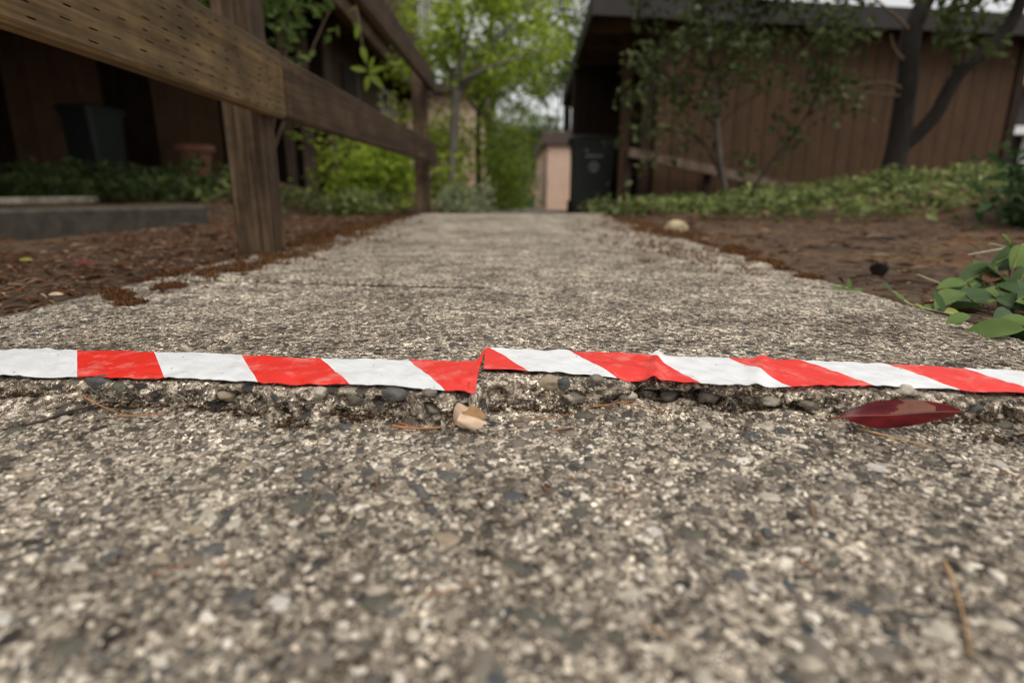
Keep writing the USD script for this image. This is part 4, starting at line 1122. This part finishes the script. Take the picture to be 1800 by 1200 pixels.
# ------------------------------------------------------------------ distant buildings
def block(name, label, x0, x1, y0, y1, z0, z1, roof_h, ov, wall, roof, corner=True):
    t = thing(name, label, 'building', ((x0 + x1) / 2, y0, z0))
    obj('wall', box(x0, x1, y0, y1, z0 - .4, z1), wall, t)
    obj('roof', box(x0 - ov, x1 + ov, y0 - ov, y1 + ov, z1 + .003, z1 + roof_h, .02), roof, t)
    if corner:
        obj('corner_strip', box(x0 - .03, x0 + .03, y0 - .03, y0 + .03, z0 - .4, z1), roof, t)
        for k in range(1, 5):
            x = x0 + (x1 - x0) * k / 5
            obj('panel_joint', box(x - .012, x + .012, y0 - .012, y0 + .01, z0 - .4, z1), wall, t)
    return t


block('garage', 'small pink stucco outbuilding with brown flat roof beyond the wheeled bin', 1.14, 4.4, 20.0, 28.0, -0.33, 1.80, 0.42, 0.13, 'stucco_pink', 'roof_brown')
block('garage', 'farther tiny peach outbuilding just left of the pink one', 1.02, 1.9, 40.0, 44.0, -0.55, 1.25, 0.35, 0.2, 'stucco_peach', 'roof_brown', False)
hb = block('pale_house', 'pale far house half hidden behind the slender garden tree', -4.2, -1.05, 17.0, 24.0, -0.3, 2.9, 0.25, 0.3, 'stucco_pink', 'roof_brown', False)
hb2 = block('white_trimmed_house', 'distant house with white trim glimpsed past the far right house corner', 16.6, 24.0, 20.0, 27.0, 0.0, 3.6, 0.4, 0.4, 'fascia', 'stucco_peach', False)
obj('trim', box(16.2, 24.2, 19.5, 19.98, 2.1, 2.35), 'white_paint', hb2)
obj('column', box(16.9, 17.2, 19.6, 19.9, 0.0, 2.09), 'white_paint', hb2)
# teal bin far down the drive
t = thing('teal_box', 'small teal lidded box on the ground before the far peach outbuilding', 'box', (0.80, 26.0, -0.36))
obj('body', loft([(.36, .4, .03, 0, 0, 0), (.42, .46, .03, 0, 0, .34)]), 'teal_plastic', t, world=False, smooth=35)
obj('lid', loft([(.46, .5, .04, 0, 0, .343), (.46, .5, .04, 0, 0, .38), (.4, .44, .04, 0, 0, .40)]), 'teal_plastic', t, world=False, smooth=35)


# ------------------------------------------------------------------ trees and shrubs
def clumps(rng, c, r, n_clump, per, spread, hollow=0.35, zmin=None):
    u_ = rng.normal(size=(n_clump, 3)); u_ /= np.linalg.norm(u_, axis=1, keepdims=True)
    rad = (hollow + (1 - hollow) * rng.random(n_clump) ** 0.6)[:, None]
    C = np.array(c) + u_ * rad * np.array(r) * (1 + 0.25 * rng.normal(size=(n_clump, 1)))
    P = np.repeat(C, per, 0) + rng.normal(size=(n_clump * per, 3)) * spread
    if zmin is not None:
        P = P[P[:, 2] > zmin]
    return C, P


def foliage(rng, P, size, up=0.5, template=LEAF4, droop=0.0, wide=1.0):
    n = len(P)
    f, nr = scatter_dirs(rng, n, up)
    f[:, 2] -= droop
    s = rng.uniform(*size, n)
    return place(template, P, f, nr, s, s * wide)


def tree(name, label, base, trunk, radii, c, r, leafm, n_clump, per, spread, size, seed, barkm='bark', limbs=10, cat='tree', group=None, hollow=0.35, zmin=None, up=0.5):
    rng = RNG(seed)
    t = thing(name, label, cat, base, group)
    C, P = clumps(rng, c, r, n_clump, per, spread, hollow, zmin)
    T = spline(trunk, 14)
    ms = [tube(T, np.interp(np.linspace(0, 1, 14), np.linspace(0, 1, len(radii)), radii), 9)]
    obj('trunk', ms[0], barkm, t, smooth=True)
    lm = []
    for k in range(limbs):
        e = C[rng.integers(len(C))]
        s = T[min(13, int(rng.uniform(10.5, 14)))]
        mid = (s + e) / 2 + rng.normal(size=3) * 0.12 * np.linalg.norm(e - s) + [0, 0, 0.1]
        lm.append(tube(spline([s, mid, e], 8), np.linspace(radii[-1] * 0.75, radii[-1] * 0.12, 8), 6))
    if lm:
        obj('limbs', join(lm), barkm, t, smooth=True)
    obj('crown', foliage(rng, P, size, up), leafm, t)
    return t


# slender garden tree with a bright crown
tree('maple_tree', 'slender tree with a light grey trunk and bright yellow green crown beyond the fence', (-0.9, 9.0, 0.0), [(-0.9, 9.0, -0.05), (-0.90, 9.0, 0.6), (-0.85, 9.0, 1.2), (-0.83, 9.05, 1.75)], [0.085, 0.07, 0.065, 0.06], (-0.45, 9.3, 2.6), (1.4, 1.25, 1.2), 'leaf_bright', 80, 75, 0.15, (0.07, 0.125), 901, 'bark_grey', 6, zmin=1.55, up=0.9)
# darker inner twigs under the crown
tree('maple_tree', 'darker tree with reddish brown twigs just behind the slender tree', (-0.5, 11.5, 0.0), [(-0.6, 11.5, -0.1), (-0.65, 11.4, 1.0), (-0.6, 11.5, 2.0)], [0.07, 0.055, 0.05], (-0.65, 11.4, 2.55), (0.7, 0.7, 0.5), 'leaf_olive', 14, 30, 0.2, (0.07, 0.12), 902, 'bark', 16, zmin=1.5)
far = 'big trees far beyond the driveway'
tree('broadleaf_tree', 'tall dark green tree in the gap left of the brown house eave, sky showing through', (2.4, 32, -0.4), [(2.9, 32, -0.6), (2.9, 32, 4), (2.7, 32, 9)], [0.3, 0.2, 0.1], (2.4, 32, 7.5), (4.2, 3.0, 5.6), 'leaf_mid', 80, 90, 0.30, (0.16, 0.3), 903, 'bark', 12, zmin=0.8)
tree('broadleaf_tree', 'large mid green tree filling the background above the pink outbuilding', (-1.5, 38, -0.4), [(-1.5, 38, -0.6), (-1.4, 38, 5), (-1.2, 38, 11)], [0.4, 0.3, 0.14], (-1.6, 38, 9.5), (4.6, 3.4, 7.4), 'leaf_mid', 90, 95, 0.36, (0.18, 0.34), 904, 'bark', 12, zmin=0.5)
tree('broadleaf_tree', 'low dense dark tree directly behind the pink outbuilding roof', (1.6, 45, -0.4), [(1.6, 45, -0.6), (1.6, 45, 2), (1.7, 45, 4)], [0.3, 0.25, 0.15], (1.4, 45, 3.2), (4.6, 2.5, 3.6), 'leaf_mid', 110, 90, 0.38, (0.2, 0.4), 905, 'bark', 4, zmin=-0.3, hollow=0.1)
tree('broadleaf_tree', 'leafy tree behind the pale far house at the left', (-8.5, 30, -0.4), [(-8.5, 30, -0.6), (-8.4, 30, 5), (-8.3, 30, 9)], [0.35, 0.28, 0.14], (-8.0, 30, 9.0), (4.5, 3.0, 5.5), 'leaf_mid', 140, 50, 0.5, (0.25, 0.5), 906, 'bark', 10)


def shrub(name, label, base, c, r, leafm, n_clump, per, spread, size, seed, cat='shrub', stems=7, up=0.5, hollow=0.1, template=LEAF4, wide=1.0):
    up = up + 0.5
    rng = RNG(seed)
    t = thing(name, label, cat, base)
    C, P = clumps(rng, c, r, n_clump, per, spread, hollow, zmin=base[2] - 0.02)
    ms = []
    for k in range(stems):
        e = C[rng.integers(len(C))]
        s = np.array(base) + [rng.normal() * 0.03, rng.normal() * 0.03, -0.03]
        ms.append(tube(spline([s, (s + e) / 2 + [0, 0, 0.08], e], 7), np.linspace(0.012, 0.004, 7), 5))
    obj('stems', join(ms), 'twig', t, smooth=True)
    obj('leaves', foliage(rng, P, size, up, template, wide=wide), leafm, t)
    return t


shrub('garden_shrub', 'bright green fine leaved bush right of the slender tree', (-0.7, 10.9, -0.1), (-0.75, 10.9, 0.7), (1.05, 0.6, 0.95), 'leaf_bright', 110, 26, 0.15, (0.07, 0.13), 911, hollow=0.55)
shrub('garden_shrub', 'yellow green rounded bush farther along the driveway left side', (-0.25, 15.5, -0.2), (-0.2, 15.5, 0.6), (0.62, 0.7, 0.72), 'leaf_mid', 70, 28, 0.17, (0.09, 0.16), 912, hollow=0.6)
shrub('garden_shrub', 'bright low bush at the far end of the driveway left side', (0.0, 21.0, -0.3), (0.15, 21.0, 0.45), (0.6, 0.8, 0.8), 'leaf_bright', 70, 28, 0.18, (0.1, 0.18), 913, hollow=0.6)
shrub('garden_shrub', 'pale grey green low mound at the foot of the slender tree', (-0.75, 7.2, -0.05), (-0.68, 7.2, 0.08), (0.42, 0.4, 0.2), 'leaf_pale', 60, 55, 0.05, (0.03, 0.06), 914)
shrub('garden_shrub', 'leafy green bush seen between the fence rails beside the far post', (-1.6, 6.8, 0.05), (-1.55, 6.9, 0.42), (0.7, 0.6, 0.5), 'leaf_bright', 70, 34, 0.12, (0.06, 0.11), 915)
shrub('garden_shrub', 'tall yellow green bush just behind the far fence post', (-1.35, 9.2, 0.0), (-1.3, 9.6, 0.7), (0.55, 0.8, 0.95), 'leaf_bright', 60, 26, 0.15, (0.07, 0.13), 916, hollow=0.5)
shrub('garden_shrub', 'tall dark vine like shrub hanging leaves above the lower rail near the post', (-1.75, 4.0, 0.08), (-1.62, 4.0, 1.40), (0.42, 0.35, 0.55), 'leaf_mid', 30, 34, 0.12, (0.05, 0.10), 917, up=0.3)
# a drooping sprig with a few large leaves showing between the rails
t = thing('leafy_sprig', 'drooping sprig of bright leaves hanging between the two rails', 'sprig', tuple(on_y(632, 20, 3.4)))
S = [on_y(x, y, 3.4) for x, y in ((625, 10), (634, 60), (640, 100), (648, 128))]
obj('stem', tube(spline(S, 10), np.linspace(0.006, 0.003, 10), 5), 'twig', t, smooth=True)
for (x, y, dx_, dy_, L) in [(648, 128, 25, -8, .10), (650, 130, 22, 22, .11), (648, 132, -4, 30, .09), (645, 125, -22, -4, .09), (650, 122, 8, -20, .07), (636, 80, 8, 26, .10), (632, 40, -4, 26, .09)]:
    o = on_y(x, y, 3.4)
    q = on_y(x + dx_, y + dy_, 3.4) - o
    obj('leaf', orient(leaf_shape(L, L * .36, 0.3, 0.12, 7, 5), o, q + [0, -0.02, 0], (0.1, -1, 0.25)), 'leaf_bright', t, smooth=True)


def cover(name, label, n, area, seed, leafm, h, size, keep=None, cat='ground cover', up=0.5):
    rng = RNG(seed)
    X, Y = rng.uniform(area[0], area[1], n), rng.uniform(area[2], area[3], n)
    k = fb(X, Y, s=2.2, o=3, seed=seed) > -0.07
    k &= (fb(X, Y, s=7.0, o=2, seed=seed + 3) > -0.12) | (RNG(seed + 5).random(n) < 0.25)
    if keep is not None:
        k &= keep(X, Y)
    X, Y = X[k], Y[k]
    tall = h * (0.55 + 1.3 * np.clip(fb(X, Y, s=3.0, o=2, seed=seed + 1) + 0.3, 0.05, 1))
    Z = ground_z(X, Y) + tall * rng.random(len(X)) ** 0.6
    P = np.stack([X, Y, Z], -1)
    nn = len(P)
    f, nr = scatter_dirs(rng, nn, up)
    f[:, 2] += 0.35
    s = rng.uniform(*size, nn)
    obj(name, place(LEAF6, P, f, nr, s, s * 1.0), leafm, label=label, cat=cat, kind='stuff')


low_edge = lambda X: np.interp(X, [0.6, 0.8, 1.0, 1.4, 2.0, 2.4, 5], [4.1, 3.5, 3.0, 2.75, 2.75, 2.5, 2.4])
cover('ground_cover', 'low leafy ground cover spreading in front of the brown house', 19000, (0.62, 5.2, 2.4, 6.9), 921, 'leaf_cover', 0.135, (0.035, 0.07), lambda X, Y: (Y > low_edge(X) + 1.1 * fb(X, Y, s=3.0, o=2, seed=8)) & ((Y < 5.6) | (X > 1.6)), up=1.0)
cover('ground_cover', 'dark ivy like ground cover behind the low kerb at the left', 15000, (-6.5, -1.15, 3.7, 6.2), 922, 'leaf_ivy', 0.16, (0.05, 0.09), lambda X, Y: (Y > 4.0 + 0.3 * fb(X, Y, s=2.0, seed=9)) & ((Y < 5.3) | (X > -1.9)))
cover('ground_cover', 'green leafy ground cover just behind the near fence post', 5200, (-2.1, -0.95, 3.7, 5.6), 924, 'leaf_cover', 0.15, (0.03, 0.06), lambda X, Y: (X < -1.0 + 0.5 * fb(X, Y, s=3.0, seed=4)) & (Y > 3.95 + 0.6 * fb(X, Y, s=3.0, seed=5)))
shrub('dark_shrub', 'dark glossy leaved shrub at the right edge in front of the house', (2.4, 2.45, 0.03), (2.38, 2.42, 0.14), (0.36, 0.28, 0.13), 'leaf_dark', 80, 26, 0.07, (0.04, 0.08), 923, template=LEAF6)

# sparse small tree in front of the brown wall
t = thing('slender_sapling', 'thin stemmed sapling with small sparse olive leaves before the brown wall', 'tree', tuple(on_y(1285, 378, 4.6)))
stems = [[(1286, 385), (1275, 330), (1266, 280), (1262, 230), (1256, 150), (1248, 60), (1240, -60), (1225, -200)], [(1283, 360), (1262, 300), (1243, 262), (1226, 240)], [(1300, 380), (1345, 300), (1400, 230), (1440, 160), (1446, 60), (1440, -80)], [(1256, 150), (1300, 100), (1340, 20), (1360, -60)], [(1262, 230), (1200, 160), (1150, 100), (1120, 20)], [(1442, 100), (1490, 60), (1520, -10)], [(1262, 230), (1310, 180), (1370, 150), (1430, 140)]]
wr = [0.022, 0.012, 0.011, 0.009, 0.008, 0.008, 0.006]
SC = []
for k, st in enumerate(stems):
    pts = spline([on_y(x, y, 4.6 + 0.05 * k + 0.1 * math.sin(x * .05)) for x, y in st], 16)
    obj('stem', tube(pts, np.linspace(wr[k], wr[k] * 0.35, 16), 6), 'bark' if k else 'bark_grey', t, smooth=True)
    SC.append(pts)
rng = RNG(931)
P, tw = [], []
allp = np.vstack([q[4:] for q in SC])
for k in range(150):
    x = rng.uniform(1085, 1530)
    y = -140 + 470 * rng.random() ** 1.45
    if y > 215 and (x > 1400 or rng.random() < 0.5):
        continue
    e = on_y(x, y, rng.uniform(4.15, 5.2))
    o = allp[np.argsort(np.linalg.norm(allp - e, axis=1) + 0.35 * np.maximum(allp[:, 2] - e[2], 0) + 0.25 * rng.random(len(allp)))[0]]
    mid = (o + e) / 2 + [0, 0, 0.06] + rng.normal(size=3) * 0.03
    tp = spline([o, mid, e, e + (e - mid) * 0.35 + [0, 0, -0.05]], 16)
    tw.append(tube(tp, np.linspace(0.0045, 0.0015, 16), 4))
    n = rng.integers(26, 46)
    P.append(tp[rng.integers(3, 16, n)] + rng.normal(size=(n, 3)) * 0.055)
obj('twigs', join(tw), 'bark', t, smooth=True)
P = np.vstack(P)
obj('leaves', foliage(rng, P, (0.035, 0.075), 0.5, LEAF6, 0.3, 1.3), 'leaf_olive', t)

# forked tree at the right
t = thing('forked_tree', 'forked dark trunked tree standing before the brown wall at the right', 'tree', tuple(on_y(1562, 330, 5.0)))
A_ = spline([on_y(x, y, 5.0) for x, y in ((1553, 345), (1566, 310), (1577, 265), (1587, 200), (1597, 120), (1603, 55), (1625, 5), (1665, -70), (1700, -180), (1720, -320))], 24)
B_ = spline([on_y(x, y, Y) for x, y, Y in ((1577, 268, 5.0), (1608, 240, 4.97), (1650, 193, 4.9), (1664, 165, 4.88), (1685, 130, 4.85), (1730, 92, 4.8), (1775, 45, 4.75), (1795, 0, 4.7), (1830, -100, 4.6))], 20)
obj('trunk', tube(A_, np.interp(np.linspace(0, 1, 24), [0, .15, .5, 1], [0.105, 0.085, 0.068, 0.03]), 10), 'bark', t, smooth=True)
obj('fork', tube(B_, np.linspace(0.058, 0.04, 20), 9), 'bark', t, smooth=True)
br = []
for st in [[(1603, 60), (1570, 25), (1540, 0), (1500, -40)], [(1612, 40), (1650, 20), (1685, 0), (1720, -40)], [(1590, 160), (1550, 145), (1510, 150), (1470, 160)], [(1590, 170), (1540, 165), (1500, 162)], [(1597, 110), (1570, 80), (1566, 60)]]:
    p = spline([on_y(x, y, 4.97) for x, y in st], 10)
    br.append(tube(p, np.linspace(0.014, 0.004, 10), 5))
obj('branches', join(br), 'twig', t, smooth=True)
rng = RNG(941)
P = []
for _ in range(45):
    x, y = rng.uniform(1640, 1765), rng.uniform(-60, 95)
    P.append(on_y(x, y, rng.uniform(4.5, 5.1)) + rng.normal(size=(8, 3)) * 0.06)
for _ in range(130):
    P.append(np.array([3.8, 5.2, 3.7]) + rng.normal(size=3) * [1.5, 1.0, 0.55] + rng.normal(size=(14, 3)) * 0.12)
P = np.vstack(P)
obj('crown', foliage(rng, P, (0.05, 0.1), 0.5, LEAF6, 0.2, 1.2), 'leaf_olive', t)

# ------------------------------------------------------------------ the low plant at the right edge
plant = thing('oval_leaved_plant', 'low plant with glossy oval green leaves beside the slab at the right edge', 'plant', (0.86, 0.95, 0.0))


def ground_hit(px, py, dz=0.0):
    p = on_z(px, py, 0.0)
    for _ in range(8):
        p = on_z(px, py, float(ground_z(p[0], p[1])) + dz)
    return p


hub = on_y(1775, 540, 0.86)
leaves = [  # base px, tip px, Y, width ratio, tone
    ((1752, 470), (1682, 502), .90, .44, 'd'), ((1748, 505), (1680, 528), .88, .42, 'l'), ((1770, 505), (1722, 548), .86, .52, 'l'), ((1760, 512), (1788, 566), .85, .40, 'l'), ((1724, 520), (1690, 546), .84, .60, 'd'),
    ((1795, 430), (1782, 470), .90, .5, 'l'), ((1800, 440), (1750, 462), .92, .46, 'd'), ((1805, 470), (1782, 520), .88, .5, 'd'), ((1740, 468), (1700, 482), .93, .46, 'l'), ((1790, 545), (1835, 530), .84, .5, 'l'), ((1785, 540), (1782, 582), .83, .55, 'l'),
    ((1765, 575), (1712, 548), .82, .40, 'd'), ((1790, 592), (1738, 574), .80, .34, 'd'), ((1810, 500), (1850, 470), .86, .5, 'd'), ((1815, 520), (1870, 520), .85, .5, 'l'), ((1820, 450), (1860, 420), .9, .5, 'd'), ((1760, 500), (1742, 458), .9, .5, 'd'), ((1735, 500), (1668, 512), .9, .42, 'd'), ((1800, 560), (1860, 575), .82, .5, 'd'), ((1776, 450), (1772, 408), .94, .5, 'l'), ((1720, 540), (1700, 572), .83, .5, 'd'), ((1850, 480), (1900, 500), .86, .5, 'l')]
rng = RNG(77)
for k, (a, b_, Y, wr_, tone) in enumerate(leaves):
    pa, pb = on_y(*a, Y), on_y(*b_, Y - 0.02)
    L = np.linalg.norm(pb - pa)
    up = np.array([rng.normal() * .35, -0.55 + rng.normal() * .15, 0.8])
    lf = obj('leaf', orient(leaf_shape(L, L * wr_ * 1.1, 0.35, 0.16, 11, 7), pa, pb - pa, up), 'fresh_leaf' if tone == 'l' else 'fresh_leaf_dark', plant, smooth=True)
    obj('midrib', tube(spline([pa, pa + (pb - pa) * .5 - 0.0006 * up, pb + (0.0)], 5) - up * 0.0003 + np.array([0, -0.0006, 0.0006]), 0.0006, 4), 'yellow_leaf', lf)
    obj('stem', tube(spline([hub + rng.normal(size=3) * .01 + [0, 0, -0.02], (hub + pa) / 2 + [0, 0, -.012], pa], 7), 0.0011, 5), 'twig', plant, smooth=True)
for k in range(60):
    x, y = 1655 + 190 * rng.random() ** 0.8, rng.uniform(448, 605)
    if x < 1700 and y > 560: continue
    Y = 0.93 - (y - 450) / 140 * 0.11 + rng.uniform(-0.02, 0.05)
    pa = on_y(x, y, Y) if y < 520 else on_z(x, y, 0.012)
    if y >= 520 and pa[0] < edge_r(pa[1]) - 0.03: continue
    pa[2] = max(pa[2], float(ground_z(pa[0], pa[1])) + rng.uniform(0.012, 0.03))
    L, a = rng.uniform(0.035, 0.062), rng.uniform(0, 2 * np.pi)
    lf = obj('leaf', orient(leaf_shape(L, L * rng.uniform(.42, .55), 0.35, 0.2, 9, 5), pa, (math.cos(a), 0.5 * math.sin(a) - 0.2, rng.uniform(-0.25, 0.3)), (rng.normal() * .3, -0.45, 0.85)), ('fresh_leaf_dark', 'fresh_leaf', 'fresh_leaf')[rng.integers(3)] if k % 15 else 'litter', plant, smooth=True)
    obj('stem', tube(spline([hub + rng.normal(size=3) * .012 + [0, 0, -0.03], (hub + pa) / 2 + [0, 0, -.015], pa], 6), 0.001, 4), 'twig', plant, smooth=True)
t = thing('creeping_sprig', 'small three leaved green sprig on the right edge of the slab', 'sprig', tuple(ground_hit(1492, 510)))
o = on_z(1492, 510, 0.004)
for b_, w in (((1462, 504), .4), ((1492, 488), .45), ((1518, 508), .4)):
    q = on_z(b_[0], b_[1], 0.008) if b_[1] > 490 else on_y(b_[0], b_[1], o[1])
    obj('leaf', orient(leaf_shape(np.linalg.norm(q - o), np.linalg.norm(q - o) * w, .25, .05), o, q - o, (0, -.6, .8)), 'fresh_leaf', t, smooth=True)
t = thing('creeping_sprig', 'trailing green sprig with yellowish leaf tips lying along the slab edge', 'sprig', tuple(on_z(1575, 520, 0.005)))
ch = [on_z(x, y, 0.006) for x, y in ((1568, 512), (1590, 528), (1620, 541), (1660, 549), (1700, 556))]
obj('stem', tube(spline(ch, 14), 0.0011, 5), 'straw', t, smooth=True)
for i, b_, w, m in ((0, (1551, 495), .4, 'fresh_leaf_dark'), (1, (1603, 536), .5, 'fresh_leaf'), (1, (1573, 514), .5, 'fresh_leaf'), (2, (1648, 541), .3, 'fresh_leaf'), (3, (1690, 549), .4, 'yellow_leaf'), (3, (1640, 506), .35, 'fresh_leaf_dark'), (2, (1612, 536), .5, 'yellow_leaf')):
    o = ch[i]
    q = on_y(b_[0], b_[1], o[1] + 0.01)
    L = max(np.linalg.norm(q - o), 0.015)
    obj('leaf', orient(leaf_shape(L, L * w, .25, .08), o, q - o + [0, 0, .001], (0, -.7, .7)), m, t, smooth=True)
for k, (pts, Y) in enumerate([(((1612, 482), (1650, 497), (1690, 510)), .97), (((1740, 428), (1775, 438), (1815, 458)), .95), (((1688, 549), (1745, 547), (1812, 543)), .88), (((1700, 448), (1740, 441), (1800, 430)), 1.0)]):
    P = spline([on_y(x, y, Y) for x, y in pts], 10)
    obj('dry_stalk', tube(P, 0.0011, 5), 'straw', smooth=True, label=['pale dry grass stalk reaching left out of the oval leaved plant', 'pale dry grass stalk above the oval leaved plant', 'long pale dry stalk across the foot of the oval leaved plant', 'faint dry stalk behind the oval leaved plant'][k], cat='stalk')

# pine cone, stone, stick
p = ground_hit(1543, 487)
cone = thing('pine_cone', 'small dark pine cone lying on the bare soil right of the path', 'pine cone', tuple(p))
rng = RNG(3)
scl = []
for k in range(70):
    q = (k + .5) / 70
    a = k * 2.39996
    r = 0.013 * math.sin(math.pi * (0.12 + 0.8 * q)) ** 0.8
    c = np.array([r * math.cos(a), r * math.sin(a), 0.002 + 0.030 * q])
    d_ = np.array([math.cos(a), math.sin(a), 0.5])
    scl.append(orient(leaf_shape(0.012, 0.008, -.2, -.35, 4, 3), p + c * 0.75, d_, (-.3 * math.cos(a), -.3 * math.sin(a), 1)))
obj('scales', join(scl), 'cone_scale', cone)
obj('core', lathe([(0, 0), (.005, .003), (.007, .014), (.004, .026), (0, .030)], tuple(p), 12), 'cone_scale', cone)
p = np.array([0.70, 2.47, float(ground_z(0.72, 2.47))])
v = np.array(trimesh.creation.icosphere(3).vertices); nf = np.array(trimesh.creation.icosphere(3).faces)
v = v * (1 + .45 * fb(*v.T, s=1.3, o=3, seed=4)[:, None]) * [.048, .036, .034]
obj('stone', (v + p + [0, 0, .014], nf), 'moss_stone', smooth=True, label='rounded pale lichen covered stone at the right edge of the path', cat='stone')
p = ground_hit(1545, 424)
obj('stick', tube(spline([p + [-.045, 0, .01], p + [0, .01, .016], p + [.05, -.01, .008]], 9), [.005, .008, .009, .010, .010, .009, .008, .006, .004], 7), 'trim_wood', smooth=True, label='short pale stick lying on the soil below the ground cover', cat='stick')
p = ground_hit(1712, 458)
obj('curled_leaf', orient(leaf_shape(.07, .028, .5, .5, 9, 5), p + [-.05, .02, .045], (1, -.3, .1), (0, -.5, 1)), 'litter', smooth=True, label='curled dry brown leaf on the soil behind the oval leaved plant', cat='leaf')
clean()
